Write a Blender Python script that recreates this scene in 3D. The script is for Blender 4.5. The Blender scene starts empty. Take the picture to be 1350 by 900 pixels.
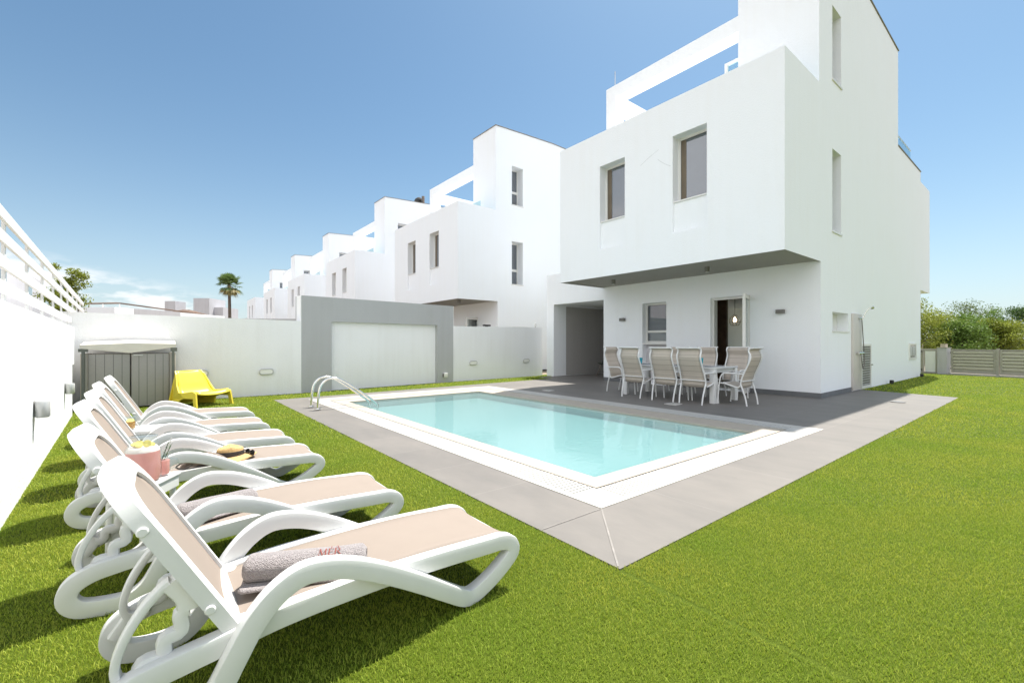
import bpy, bmesh, math, random
import numpy as np
from mathutils import Vector, Matrix

S = bpy.context.scene
COL = S.collection
R = math.radians
rng = random.Random(7)

# ------------------------------------------------------------------ camera, world, sun, exposure
cam = bpy.data.cameras.new('camera')
cam.sensor_width = 36.0
cam.lens = 584.0 / 1350.0 * 36.0
cam.shift_y = 2.5 / 1350.0
cam.clip_start = 0.05
cam.clip_end = 3000
camo = bpy.data.objects.new('camera', cam)
COL.objects.link(camo)
camo.location = (0, 0, 1.18)
camo.rotation_euler = (R(90), 0, R(51.35 - 90))
S.camera = camo

SUN = Vector((0.433, 0.098, 1.0)).normalized()
SUN_EL = math.asin(SUN.z)
SUN_ROT = math.atan2(SUN.x, SUN.y)
S.view_settings.view_transform = 'Standard'
S.view_settings.look = 'None'
S.view_settings.gamma = 1.0
S.view_settings.use_curve_mapping = False
S.view_settings.exposure = 1.2
S.render.engine = 'CYCLES'
S.cycles.max_bounces = 8
S.cycles.diffuse_bounces = 5
S.cycles.glossy_bounces = 4
S.cycles.transmission_bounces = 6
S.cycles.transparent_max_bounces = 12
S.cycles.caustics_reflective = False
S.cycles.caustics_refractive = False
S.cycles.use_denoising = True

world = bpy.data.worlds.new('World')
S.world = world
world.use_nodes = True
wn = world.node_tree
wn.nodes.clear()


def nd(nt, typ, **kw):
    n = nt.nodes.new(typ)
    for k, v in kw.items():
        if k.startswith('i_'):
            n.inputs[k[2:].replace('_', ' ')].default_value = v
        else:
            setattr(n, k, v)
    return n


def mathn(nt, op, a, b=None, clamp=False):
    n = nt.nodes.new('ShaderNodeMath')
    n.operation = op
    n.use_clamp = clamp
    for i, v in enumerate((a, b)):
        if v is None:
            continue
        if isinstance(v, (int, float)):
            n.inputs[i].default_value = v
        else:
            nt.links.new(v, n.inputs[i])
    return n.outputs[0]


def mixc(nt, fac, a, b, blend='MIX'):
    n = nt.nodes.new('ShaderNodeMix')
    n.data_type = 'RGBA'
    n.blend_type = blend
    for idx, v in ((0, fac), (6, a), (7, b)):
        if isinstance(v, (int, float)):
            n.inputs[idx].default_value = v
        elif isinstance(v, (tuple, list)):
            n.inputs[idx].default_value = (*v[:3], 1)
        else:
            nt.links.new(v, n.inputs[idx])
    return n.outputs[2]


def build_world():
    out = nd(wn, 'ShaderNodeOutputWorld')
    bg = nd(wn, 'ShaderNodeBackground')
    bg.inputs['Strength'].default_value = 0.09
    sky = nd(wn, 'ShaderNodeTexSky')
    sky.sky_type = 'NISHITA'
    sky.sun_disc = False
    sky.sun_elevation = SUN_EL
    sky.sun_rotation = SUN_ROT
    sky.altitude = 20
    sky.air_density = 1.0
    sky.dust_density = 1.0
    sky.ozone_density = 1.6
    # a few low clouds behind the end of the garden
    tc = nd(wn, 'ShaderNodeTexCoord')
    sep = nd(wn, 'ShaderNodeSeparateXYZ')
    wn.links.new(tc.outputs['Generated'], sep.inputs[0])
    az = mathn(wn, 'ARCTAN2', sep.outputs[0], sep.outputs[1])      # 0 = +Y, positive towards +X
    el = mathn(wn, 'ARCSINE', sep.outputs[2])
    comb = nd(wn, 'ShaderNodeCombineXYZ')
    wn.links.new(az, comb.inputs[0])
    e2 = mathn(wn, 'MULTIPLY', el, 3.2)
    wn.links.new(e2, comb.inputs[1])
    nz = nd(wn, 'ShaderNodeTexNoise')
    nz.inputs['Scale'].default_value = 7.5
    nz.inputs['Detail'].default_value = 7
    nz.inputs['Roughness'].default_value = 0.58
    wn.links.new(comb.outputs[0], nz.inputs['Vector'])
    # band: elevation 1..10 degrees, higher to the left
    hi = mathn(wn, 'MULTIPLY', az, -0.22)
    top = mathn(wn, 'ADD', hi, 0.115)
    band = mathn(wn, 'SUBTRACT', top, el)
    band = mathn(wn, 'MULTIPLY', band, 28.0, True)
    azm = mathn(wn, 'SUBTRACT', 0.34, az)
    azm = mathn(wn, 'MULTIPLY', azm, 4.0, True)
    m = mathn(wn, 'MULTIPLY', band, azm)
    c = mathn(wn, 'SUBTRACT', nz.outputs['Fac'], 0.44)
    c = mathn(wn, 'MULTIPLY', c, 7.0, True)
    c = mathn(wn, 'MULTIPLY', c, m)
    c = mathn(wn, 'MULTIPLY', c, 0.95)
    # thin high haze gives the pale Mediterranean sky
    pale = mixc(wn, 1.0, sky.outputs[0], (0.56, 0.70, 0.70), 'MULTIPLY')
    hz = mathn(wn, 'SUBTRACT', 1.0, sep.outputs[2])
    hz = mathn(wn, 'POWER', hz, 6.0)
    hz = mathn(wn, 'MULTIPLY', hz, 0.8)
    pale = mixc(wn, hz, pale, (4.0, 4.35, 4.75))
    allc = mixc(wn, c, pale, (5.9, 5.85, 5.8))
    # unseen bright cloud bank added behind the camera to fill the shaded house fronts
    dx = mathn(wn, 'MULTIPLY', sep.outputs[0], -0.80)
    dy = mathn(wn, 'MULTIPLY', sep.outputs[1], -0.60)
    dd = mathn(wn, 'ADD', dx, dy)
    nz2 = nd(wn, 'ShaderNodeTexNoise')
    nz2.inputs['Scale'].default_value = 3.2
    nz2.inputs['Detail'].default_value = 8
    nz2.inputs['Roughness'].default_value = 0.55
    wn.links.new(tc.outputs['Generated'], nz2.inputs['Vector'])
    m2 = mathn(wn, 'MULTIPLY', mathn(wn, 'SUBTRACT', dd, 0.06), 3.5, True)
    up_ = mathn(wn, 'MULTIPLY', mathn(wn, 'SUBTRACT', sep.outputs[2], 0.01), 12.0, True)
    c2 = mathn(wn, 'MULTIPLY', mathn(wn, 'SUBTRACT', nz2.outputs['Fac'], 0.36), 9.0, True)
    c2 = mathn(wn, 'MULTIPLY', mathn(wn, 'MULTIPLY', c2, m2), up_)
    allc = mixc(wn, c2, allc, (7.8, 8.0, 8.4))
    wn.links.new(allc, bg.inputs['Color'])
    wn.links.new(bg.outputs[0], out.inputs[0])


build_world()

sl = bpy.data.lights.new('sun', 'SUN')
sl.energy = 4.1
sl.angle = R(0.53)
sl.color = (1.0, 0.955, 0.88)
so = bpy.data.objects.new('sun', sl)
COL.objects.link(so)
so.rotation_euler = SUN.to_track_quat('Z', 'Y').to_euler()
so.location = (5, 5, 30)

# ------------------------------------------------------------------ materials
MATS = {}


def mat(name, color, rough=0.6, bump=0.0, bscale=40.0, var=0.0, vscale=3.0, metallic=0.0, spec=0.5, island=0.0,
        subsurf=0.0, coords='Object', col2=None, emit=0.0, trans=0.0):
    if name in MATS:
        return MATS[name]
    m = bpy.data.materials.new(name)
    m.use_nodes = True
    nt = m.node_tree
    p = nt.nodes['Principled BSDF']
    p.inputs['Base Color'].default_value = (*color, 1)
    p.inputs['Roughness'].default_value = rough
    p.inputs['Metallic'].default_value = metallic
    p.inputs['Specular IOR Level'].default_value = spec
    if emit:
        p.inputs['Emission Color'].default_value = (*color, 1)
        p.inputs['Emission Strength'].default_value = emit
    tc = nt.nodes.new('ShaderNodeTexCoord')
    src = None
    if var:
        n = nt.nodes.new('ShaderNodeTexNoise')
        n.inputs['Scale'].default_value = vscale
        n.inputs['Detail'].default_value = 6
        nt.links.new(tc.outputs[coords], n.inputs['Vector'])
        f = mathn(nt, 'SUBTRACT', n.outputs['Fac'], 0.32)
        f = mathn(nt, 'MULTIPLY', f, 2.6, True)
        dark = col2 if col2 else tuple(c * (1 - var) for c in color)
        src = mixc(nt, f, dark, color)
    if island:
        g = nt.nodes.new('ShaderNodeNewGeometry')
        dk = tuple(c * (1 - island) for c in color)
        lt = tuple(min(1, c * (1 + island)) for c in color)
        a = mixc(nt, g.outputs['Random Per Island'], dk, lt)
        if src is not None:
            a = mixc(nt, 0.5, src, a)
        src = a
    if src is not None:
        nt.links.new(src, p.inputs['Base Color'])
    if bump:
        n2 = nt.nodes.new('ShaderNodeTexNoise')
        n2.inputs['Scale'].default_value = bscale
        n2.inputs['Detail'].default_value = 5
        nt.links.new(tc.outputs[coords], n2.inputs['Vector'])
        b = nt.nodes.new('ShaderNodeBump')
        b.inputs['Strength'].default_value = bump
        b.inputs['Distance'].default_value = 0.02
        nt.links.new(n2.outputs['Fac'], b.inputs['Height'])
        nt.links.new(b.outputs[0], p.inputs['Normal'])
    if trans:
        t = nt.nodes.new('ShaderNodeBsdfTranslucent')
        if src is not None:
            nt.links.new(src, t.inputs['Color'])
        else:
            t.inputs['Color'].default_value = (*color, 1)
        mx = nt.nodes.new('ShaderNodeMixShader')
        mx.inputs[0].default_value = trans
        nt.links.new(p.outputs[0], mx.inputs[1])
        nt.links.new(t.outputs[0], mx.inputs[2])
        nt.links.new(mx.outputs[0], nt.nodes['Material Output'].inputs['Surface'])
    MATS[name] = m
    return m


def render_mat(name, color, dirt=0.06):
    """painted exterior render: fine grain, faint trowel clouds and rain streaks"""
    m = mat(name, color, 0.75, bump=0.3, bscale=34, spec=0.25)
    nt = m.node_tree
    p = nt.nodes['Principled BSDF']
    tc = nt.nodes.new('ShaderNodeTexCoord')
    n1 = nd(nt, 'ShaderNodeTexNoise')
    n1.inputs['Scale'].default_value = 0.9
    n1.inputs['Detail'].default_value = 7
    nt.links.new(tc.outputs['Object'], n1.inputs['Vector'])
    mp = nd(nt, 'ShaderNodeMapping')
    mp.inputs['Scale'].default_value = (6, 6, 0.35)
    nt.links.new(tc.outputs['Object'], mp.inputs['Vector'])
    n2 = nd(nt, 'ShaderNodeTexNoise')
    n2.inputs['Scale'].default_value = 1.2
    n2.inputs['Detail'].default_value = 5
    nt.links.new(mp.outputs[0], n2.inputs['Vector'])
    f = mathn(nt, 'MULTIPLY', n1.outputs['Fac'], n2.outputs['Fac'])
    f = mathn(nt, 'SUBTRACT', f, 0.2)
    f = mathn(nt, 'MULTIPLY', f, 4.5, True)
    dk = tuple(c * (1 - dirt) for c in color)
    dk = (dk[0], dk[1] * 0.995, dk[2] * 0.985)
    nt.links.new(mixc(nt, f, color, dk), p.inputs['Base Color'])
    return m


M_WHITE = render_mat('white render', (0.865, 0.88, 0.90), 0.012)
M_WALLW = render_mat('white garden wall paint', (0.82, 0.825, 0.835), 0.04)
M_GREYW = render_mat('grey wall paint', (0.43, 0.435, 0.44), 0.05)
M_PASS = render_mat('taupe wall paint', (0.42, 0.40, 0.38), 0.06)
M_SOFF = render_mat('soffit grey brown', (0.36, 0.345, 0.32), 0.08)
M_PLINTH = mat('plinth grey', (0.16, 0.165, 0.17), 0.7, var=0.2, vscale=4, bump=0.2)
M_PLASTIC = mat('white resin', (0.68, 0.68, 0.67), 0.34, var=0.04, vscale=9, bump=0.03, bscale=160)
M_SLING = None
M_METALW = mat('white powder coat', (0.74, 0.74, 0.73), 0.35, var=0.03, vscale=6)
M_FRAME = mat('window frame white', (0.74, 0.73, 0.70), 0.4, var=0.04, vscale=5)
M_DARK = mat('dark gap', (0.03, 0.03, 0.03), 0.8, var=0.2, vscale=8)
M_LAMP = mat('lamp grey metal', (0.17, 0.16, 0.145), 0.5, var=0.1, vscale=12)
M_LAMPL = mat('lamp light grey metal', (0.55, 0.55, 0.54), 0.4, var=0.08, vscale=12, metallic=0.3)
M_GLASSW = mat('frosted lens', (0.8, 0.8, 0.76), 0.25, var=0.05, vscale=10)
M_STEEL = mat('polished steel', (0.72, 0.70, 0.66), 0.16, metallic=1.0, var=0.05, vscale=20)
M_COPE = mat('coping dark', (0.23, 0.21, 0.18), 0.7, var=0.2, vscale=6)
M_BARK = mat('bark', (0.13, 0.10, 0.075), 0.9, var=0.4, vscale=9, bump=0.6, bscale=25)
M_RED = mat('red embroidery', (0.22, 0.05, 0.035), 0.8, var=0.15, vscale=200)
M_STONE = mat('pale stone', (0.55, 0.47, 0.37), 0.8, var=0.2, vscale=14, bump=0.3)
M_WOOD = mat('dark wood cabinet', (0.13, 0.08, 0.05), 0.5, var=0.35, vscale=7)
M_YEL = mat('yellow plastic', (0.74, 0.60, 0.06), 0.35, var=0.05, vscale=7)
M_STRAW = mat('straw', (0.62, 0.40, 0.17), 0.8, var=0.22, vscale=60, bump=0.5, bscale=140)
M_BAND = mat('hat band', (0.05, 0.04, 0.035), 0.75, var=0.2, vscale=40, bump=0.2, bscale=200)
M_SUNG = mat('black acetate', (0.012, 0.011, 0.01), 0.12, var=0.2, vscale=30)
M_BAG = mat('taupe cloth', (0.20, 0.155, 0.125), 0.8, var=0.25, vscale=25, bump=0.4, bscale=120)
M_ROOFT = mat('brown roof tile', (0.16, 0.10, 0.07), 0.85, var=0.4, vscale=2.5, bump=0.5, bscale=8)
M_TERRA = mat('terracotta', (0.42, 0.17, 0.08), 0.8, var=0.2, vscale=18, bump=0.2)
M_BLUEG = mat('turquoise glass', (0.03, 0.33, 0.42), 0.1, var=0.1, vscale=12)
M_LAV = render_mat('lavender grey render', (0.50, 0.49, 0.51), 0.08)


def slats_mat(name, color, scale, dark, axis=2, width=0.08):
    """surface with fine seams along one axis"""
    m = mat(name, color, 0.5)
    nt = m.node_tree
    p = nt.nodes['Principled BSDF']
    tc = nt.nodes.new('ShaderNodeTexCoord')
    sp = nt.nodes.new('ShaderNodeSeparateXYZ')
    nt.links.new(tc.outputs['Object'], sp.inputs[0])
    f = mathn(nt, 'MULTIPLY', sp.outputs[axis], scale)
    f = mathn(nt, 'FRACT', f)
    f = mathn(nt, 'LESS_THAN', f, width)
    n = nd(nt, 'ShaderNodeTexNoise')
    n.inputs['Scale'].default_value = 30
    nt.links.new(tc.outputs['Object'], n.inputs['Vector'])
    base = mixc(nt, n.outputs['Fac'], tuple(c * 0.9 for c in color), color)
    nt.links.new(mixc(nt, f, base, dark), p.inputs['Base Color'])
    return m


def weave_mat(name, color, dark, sc=330.0, rough=0.75):
    m = mat(name, color, rough, spec=0.25)
    nt = m.node_tree
    p = nt.nodes['Principled BSDF']
    tc = nt.nodes.new('ShaderNodeTexCoord')
    w1 = nd(nt, 'ShaderNodeTexWave')
    w1.inputs['Scale'].default_value = sc / 6.28 * 2
    w1.bands_direction = 'X'
    w2 = nd(nt, 'ShaderNodeTexWave')
    w2.inputs['Scale'].default_value = sc / 6.28 * 2
    w2.bands_direction = 'Y'
    for w in (w1, w2):
        nt.links.new(tc.outputs['Object'], w.inputs['Vector'])
    n = nd(nt, 'ShaderNodeTexNoise')
    n.inputs['Scale'].default_value = 8
    n.inputs['Detail'].default_value = 6
    nt.links.new(tc.outputs['Object'], n.inputs['Vector'])
    f = mathn(nt, 'MULTIPLY', w1.outputs['Fac'], w2.outputs['Fac'])
    f = mathn(nt, 'MULTIPLY', f, 0.35)
    f2 = mathn(nt, 'MULTIPLY', n.outputs['Fac'], 0.4)
    f = mathn(nt, 'ADD', f, f2)
    nt.links.new(mixc(nt, f, color, dark), p.inputs['Base Color'])
    b = nd(nt, 'ShaderNodeBump')
    b.inputs['Strength'].default_value = 0.12
    b.inputs['Distance'].default_value = 0.002
    nt.links.new(f, b.inputs['Height'])
    nt.links.new(b.outputs[0], p.inputs['Normal'])
    return m


M_SLING = weave_mat('beige sling fabric', (0.275, 0.228, 0.192), (0.215, 0.178, 0.15))
def seamed(m, pitch, dark=0.8):
    nt = m.node_tree
    p = nt.nodes['Principled BSDF']
    src = p.inputs['Base Color'].links[0].from_socket
    tc = nt.nodes.new('ShaderNodeTexCoord')
    sp = nt.nodes.new('ShaderNodeSeparateXYZ')
    nt.links.new(tc.outputs['Object'], sp.inputs[0])
    f = mathn(nt, 'FRACT', mathn(nt, 'MULTIPLY', sp.outputs[2], 1.0 / pitch))
    f = mathn(nt, 'LESS_THAN', f, 0.09)
    nt.links.new(mixc(nt, f, src, (dark * .42, dark * .37, dark * .315)), p.inputs['Base Color'])
    return m


M_CHSL = weave_mat('taupe sling fabric', (0.52, 0.46, 0.395), (0.42, 0.37, 0.315))

seamed(M_CHSL, 0.105)


def paving_mat():
    m = mat('grey porcelain paving', (0.42, 0.395, 0.37), 0.55, spec=0.35)
    nt = m.node_tree
    p = nt.nodes['Principled BSDF']
    tc = nt.nodes.new('ShaderNodeTexCoord')
    br = nd(nt, 'ShaderNodeTexBrick')
    br.offset = 0.0
    br.inputs['Scale'].default_value = 1.0
    br.inputs['Mortar Size'].default_value = 0.0035
    br.inputs['Mortar Smooth'].default_value = 0.3
    br.inputs['Brick Width'].default_value = 1.2
    br.inputs['Row Height'].default_value = 0.8
    br.inputs['Bias'].default_value = 0.0
    br.inputs['Color1'].default_value = (0.185, 0.170, 0.155, 1)
    br.inputs['Color2'].default_value = (0.170, 0.157, 0.144, 1)
    br.inputs['Mortar'].default_value = (0.235, 0.218, 0.20, 1)
    mp = nd(nt, 'ShaderNodeMapping')
    mp.inputs['Location'].default_value = (-1.86, -2.06, 0)
    mp.inputs['Rotation'].default_value = (0, 0, 0)
    nt.links.new(tc.outputs['Object'], mp.inputs['Vector'])
    nt.links.new(mp.outputs[0], br.inputs['Vector'])
    n = nd(nt, 'ShaderNodeTexNoise')
    n.inputs['Scale'].default_value = 2.4
    n.inputs['Detail'].default_value = 9
    n.inputs['Roughness'].default_value = 0.65
    mp2 = nd(nt, 'ShaderNodeMapping')
    mp2.inputs['Scale'].default_value = (1.0, 0.45, 1)
    nt.links.new(tc.outputs['Object'], mp2.inputs['Vector'])
    nt.links.new(mp2.outputs[0], n.inputs['Vector'])
    f = mathn(nt, 'SUBTRACT', n.outputs['Fac'], 0.3)
    f = mathn(nt, 'MULTIPLY', f, 2.2, True)
    c = mixc(nt, f, (0.78, 0.79, 0.80), (1.06, 1.05, 1.04))
    nt.links.new(mixc(nt, 1.0, br.outputs['Color'], c, 'MULTIPLY'), p.inputs['Base Color'])
    b = nd(nt, 'ShaderNodeBump')
    b.inputs['Strength'].default_value = 0.1
    b.inputs['Distance'].default_value = 0.004
    n3 = nd(nt, 'ShaderNodeTexNoise')
    n3.inputs['Scale'].default_value = 90
    nt.links.new(tc.outputs['Object'], n3.inputs['Vector'])
    nt.links.new(n3.outputs['Fac'], b.inputs['Height'])
    nt.links.new(b.outputs[0], p.inputs['Normal'])
    return m


M_PAVE = paving_mat()
M_COPING = mat('white pool coping', (0.46, 0.44, 0.41), 0.5, var=0.07, vscale=5, bump=0.08, bscale=90)
M_COPEIN = mat('cream pool edge', (0.42, 0.365, 0.30), 0.55, var=0.10, vscale=7, bump=0.1, bscale=80)
M_GRATE = mat('white overflow grate', (0.48, 0.465, 0.44), 0.5, var=0.05, vscale=9)


def basin_mat():
    m = mat('pool mosaic', (0.50, 0.80, 0.80), 0.5)
    nt = m.node_tree
    p = nt.nodes['Principled BSDF']
    tc = nt.nodes.new('ShaderNodeTexCoord')
    v = nd(nt, 'ShaderNodeTexNoise')
    v.inputs['Scale'].default_value = 1.6
    v.inputs['Detail'].default_value = 4
    nt.links.new(tc.outputs['Object'], v.inputs['Vector'])
    ck = nd(nt, 'ShaderNodeTexBrick')
    ck.offset = 0
    ck.inputs['Scale'].default_value = 1
    ck.inputs['Brick Width'].default_value = 0.03
    ck.inputs['Row Height'].default_value = 0.03
    ck.inputs['Mortar Size'].default_value = 0.0015
    ck.inputs['Color1'].default_value = (0.215, 0.375, 0.365, 1)
    ck.inputs['Color2'].default_value = (0.195, 0.355, 0.35, 1)
    ck.inputs['Mortar'].default_value = (0.25, 0.39, 0.385, 1)
    nt.links.new(tc.outputs['Object'], ck.inputs['Vector'])
    nt.links.new(mixc(nt, v.outputs['Fac'], ck.outputs['Color'], (0.225, 0.38, 0.37)), p.inputs['Base Color'])
    return m


M_BASIN = basin_mat()


def water_mat():
    m = bpy.data.materials.new('pool water')
    m.use_nodes = True
    nt = m.node_tree
    nt.nodes.clear()
    out = nd(nt, 'ShaderNodeOutputMaterial')
    tr = nd(nt, 'ShaderNodeBsdfTransparent')
    tr.inputs['Color'].default_value = (0.80, 0.965, 0.98, 1)
    gl = nd(nt, 'ShaderNodeBsdfGlossy')
    gl.inputs['Roughness'].default_value = 0.015
    fr = nd(nt, 'ShaderNodeFresnel')
    fr.inputs['IOR'].default_value = 1.42
    tc = nd(nt, 'ShaderNodeTexCoord')
    n1 = nd(nt, 'ShaderNodeTexNoise')
    n1.inputs['Scale'].default_value = 5.5
    n1.inputs['Detail'].default_value = 3
    n1.inputs['Distortion'].default_value = 0.6
    n2 = nd(nt, 'ShaderNodeTexNoise')
    n2.inputs['Scale'].default_value = 24
    n2.inputs['Detail'].default_value = 2
    mp = nd(nt, 'ShaderNodeMapping')
    mp.inputs['Scale'].default_value = (1, 1.5, 1)
    nt.links.new(tc.outputs['Object'], mp.inputs['Vector'])
    nt.links.new(mp.outputs[0], n1.inputs['Vector'])
    nt.links.new(mp.outputs[0], n2.inputs['Vector'])
    h = mathn(nt, 'MULTIPLY', n2.outputs['Fac'], 0.22)
    h = mathn(nt, 'ADD', h, n1.outputs['Fac'])
    b = nd(nt, 'ShaderNodeBump')
    b.inputs['Strength'].default_value = 0.10
    b.inputs['Distance'].default_value = 0.02
    nt.links.new(h, b.inputs['Height'])
    nt.links.new(b.outputs[0], gl.inputs['Normal'])
    nt.links.new(b.outputs[0], fr.inputs['Normal'])
    mx = nd(nt, 'ShaderNodeMixShader')
    nt.links.new(fr.outputs[0], mx.inputs[0])
    # part of the light is scattered back by the water itself
    sc = nd(nt, 'ShaderNodeBsdfDiffuse')
    sc.inputs['Color'].default_value = (0.33, 0.525, 0.555, 1)
    body = nd(nt, 'ShaderNodeMixShader')
    body.inputs[0].default_value = 0.30
    nt.links.new(tr.outputs[0], body.inputs[1])
    nt.links.new(sc.outputs[0], body.inputs[2])
    nt.links.new(body.outputs[0], mx.inputs[1])
    nt.links.new(gl.outputs[0], mx.inputs[2])
    nt.links.new(mx.outputs[0], out.inputs['Surface'])
    return m


M_WATER = water_mat()


def thin_glass(name, tint=(0.93, 0.97, 0.97), ior=1.45):
    m = bpy.data.materials.new(name)
    m.use_nodes = True
    nt = m.node_tree
    nt.nodes.clear()
    out = nd(nt, 'ShaderNodeOutputMaterial')
    tr = nd(nt, 'ShaderNodeBsdfTransparent')
    tr.inputs['Color'].default_value = (*tint, 1)
    gl = nd(nt, 'ShaderNodeBsdfGlossy')
    gl.inputs['Roughness'].default_value = 0.01
    lw = nd(nt, 'ShaderNodeLayerWeight')
    lw.inputs['Blend'].default_value = 0.5
    fa = mathn(nt, 'POWER', lw.outputs['Facing'], 4.0)
    fa = mathn(nt, 'ADD', mathn(nt, 'MULTIPLY', fa, 0.6), 0.045)
    mx = nd(nt, 'ShaderNodeMixShader')
    nt.links.new(fa, mx.inputs[0])
    nt.links.new(tr.outputs[0], mx.inputs[1])
    nt.links.new(gl.outputs[0], mx.inputs[2])
    nt.links.new(mx.outputs[0], out.inputs['Surface'])
    return m


M_GLASS = thin_glass('clear glass')
M_RAILG = thin_glass('railing glass', (0.78, 0.90, 0.92))
M_PANE = mat('window pane', (0.085, 0.10, 0.12), 0.03, spec=1.0, var=0.25, vscale=1.3)
M_PANE.node_tree.nodes['Principled BSDF'].inputs['Coat Weight'].default_value = 1.0
M_PANE.node_tree.nodes['Principled BSDF'].inputs['Coat IOR'].default_value = 1.9
M_PANE.node_tree.nodes['Principled BSDF'].inputs['Coat Roughness'].default_value = 0.02
M_PINK = mat('pink lemonade', (0.97, 0.60, 0.55), 0.15, var=0.08, vscale=9, trans=0.6)
M_LEMON = mat('lemon slices', (0.66, 0.55, 0.16), 0.4, var=0.35, vscale=70)
M_AMBER = mat('amber drink', (0.75, 0.36, 0.05), 0.15, var=0.1, vscale=20, trans=0.4)
M_FROTH = mat('pale froth', (0.85, 0.72, 0.66), 0.4, var=0.1, vscale=40)
M_HERB = mat('rosemary green', (0.06, 0.13, 0.03), 0.6, island=0.4)


def towel_mat():
    m = mat('grey terry towel', (0.47, 0.425, 0.425), 0.95, spec=0.05)
    nt = m.node_tree
    p = nt.nodes['Principled BSDF']
    p.inputs['Sheen Weight'].default_value = 0.4
    tc = nt.nodes.new('ShaderNodeTexCoord')
    v = nd(nt, 'ShaderNodeTexVoronoi')
    v.inputs['Scale'].default_value = 230
    n = nd(nt, 'ShaderNodeTexNoise')
    n.inputs['Scale'].default_value = 120
    n.inputs['Detail'].default_value = 4
    for q in (v, n):
        nt.links.new(tc.outputs['Object'], q.inputs['Vector'])
    f = mathn(nt, 'MULTIPLY', v.outputs['Distance'], n.outputs['Fac'])
    f = mathn(nt, 'MULTIPLY', f, 2.4, True)
    nt.links.new(mixc(nt, f, (0.43, 0.385, 0.38), (0.25, 0.22, 0.22)), p.inputs['Base Color'])
    b = nd(nt, 'ShaderNodeBump')
    b.inputs['Strength'].default_value = 0.9
    b.inputs['Distance'].default_value = 0.006
    b.invert = True
    nt.links.new(f, b.inputs['Height'])
    nt.links.new(b.outputs[0], p.inputs['Normal'])
    return m


M_TOWEL = towel_mat()


def lawn_mat():
    m = mat('artificial turf', (0.13, 0.21, 0.025), 0.8, spec=0.15)
    nt = m.node_tree
    p = nt.nodes['Principled BSDF']
    tc = nt.nodes.new('ShaderNodeTexCoord')
    n1 = nd(nt, 'ShaderNodeTexNoise')
    n1.inputs['Scale'].default_value = 0.8
    n1.inputs['Detail'].default_value = 5
    n2 = nd(nt, 'ShaderNodeTexNoise')
    n2.inputs['Scale'].default_value = 26
    n2.inputs['Detail'].default_value = 8
    n2.inputs['Roughness'].default_value = 0.75
    n3 = nd(nt, 'ShaderNodeTexNoise')
    n3.inputs['Scale'].default_value = 180
    n3.inputs['Detail'].default_value = 4
    for q in (n1, n2, n3):
        nt.links.new(tc.outputs['Object'], q.inputs['Vector'])
    a = mixc(nt, n1.outputs['Fac'], (0.095, 0.15, 0.01), (0.145, 0.19, 0.018))
    f = mathn(nt, 'SUBTRACT', n2.outputs['Fac'], 0.3)
    f = mathn(nt, 'MULTIPLY', f, 2.4, True)
    a = mixc(nt, f, mixc(nt, 1.0, a, (0.62, 0.66, 0.5), 'MULTIPLY'), a)
    g = mathn(nt, 'SUBTRACT', n3.outputs['Fac'], 0.3)
    g = mathn(nt, 'MULTIPLY', g, 2.4, True)
    a = mixc(nt, g, mixc(nt, 1.0, a, (0.6, 0.62, 0.5), 'MULTIPLY'), mixc(nt, 1.0, a, (1.2, 1.15, 1.1), 'MULTIPLY'))
    nt.links.new(a, p.inputs['Base Color'])
    b = nd(nt, 'ShaderNodeBump')
    b.inputs['Strength'].default_value = 0.8
    b.inputs['Distance'].default_value = 0.02
    h = mathn(nt, 'ADD', n2.outputs['Fac'], n3.outputs['Fac'])
    nt.links.new(h, b.inputs['Height'])
    nt.links.new(b.outputs[0], p.inputs['Normal'])
    return m


M_LAWN = lawn_mat()


def blade_mat():
    m = mat('turf blades', (0.19, 0.29, 0.03), 0.55, spec=0.3)
    nt = m.node_tree
    p = nt.nodes['Principled BSDF']
    g = nt.nodes.new('ShaderNodeNewGeometry')
    tc = nt.nodes.new('ShaderNodeTexCoord')
    n1 = nd(nt, 'ShaderNodeTexNoise')
    n1.inputs['Scale'].default_value = 1.1
    n1.inputs['Detail'].default_value = 6
    nt.links.new(tc.outputs['Object'], n1.inputs['Vector'])
    a = mixc(nt, g.outputs['Random Per Island'], (0.195, 0.285, 0.022), (0.44, 0.475, 0.08))
    f = mathn(nt, 'SUBTRACT', n1.outputs['Fac'], 0.3)
    f = mathn(nt, 'MULTIPLY', f, 2.4, True)
    a = mixc(nt, f, mixc(nt, 1.0, a, (0.80, 0.94, 0.75), 'MULTIPLY'), mixc(nt, 1.0, a, (1.25, 1.12, 1.15), 'MULTIPLY'))
    nt.links.new(a, p.inputs['Base Color'])
    t = nt.nodes.new('ShaderNodeBsdfTranslucent')
    nt.links.new(a, t.inputs['Color'])
    mx = nt.nodes.new('ShaderNodeMixShader')
    mx.inputs[0].default_value = 0.35
    nt.links.new(p.outputs[0], mx.inputs[1])
    nt.links.new(t.outputs[0], mx.inputs[2])
    nt.links.new(mx.outputs[0], nt.nodes['Material Output'].inputs['Surface'])
    return m


M_BLADE = blade_mat()
M_EARTH = mat('dry earth', (0.26, 0.21, 0.15), 0.95, var=0.35, vscale=0.4, bump=0.4, bscale=4)

# ------------------------------------------------------------------ mesh helpers


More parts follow.
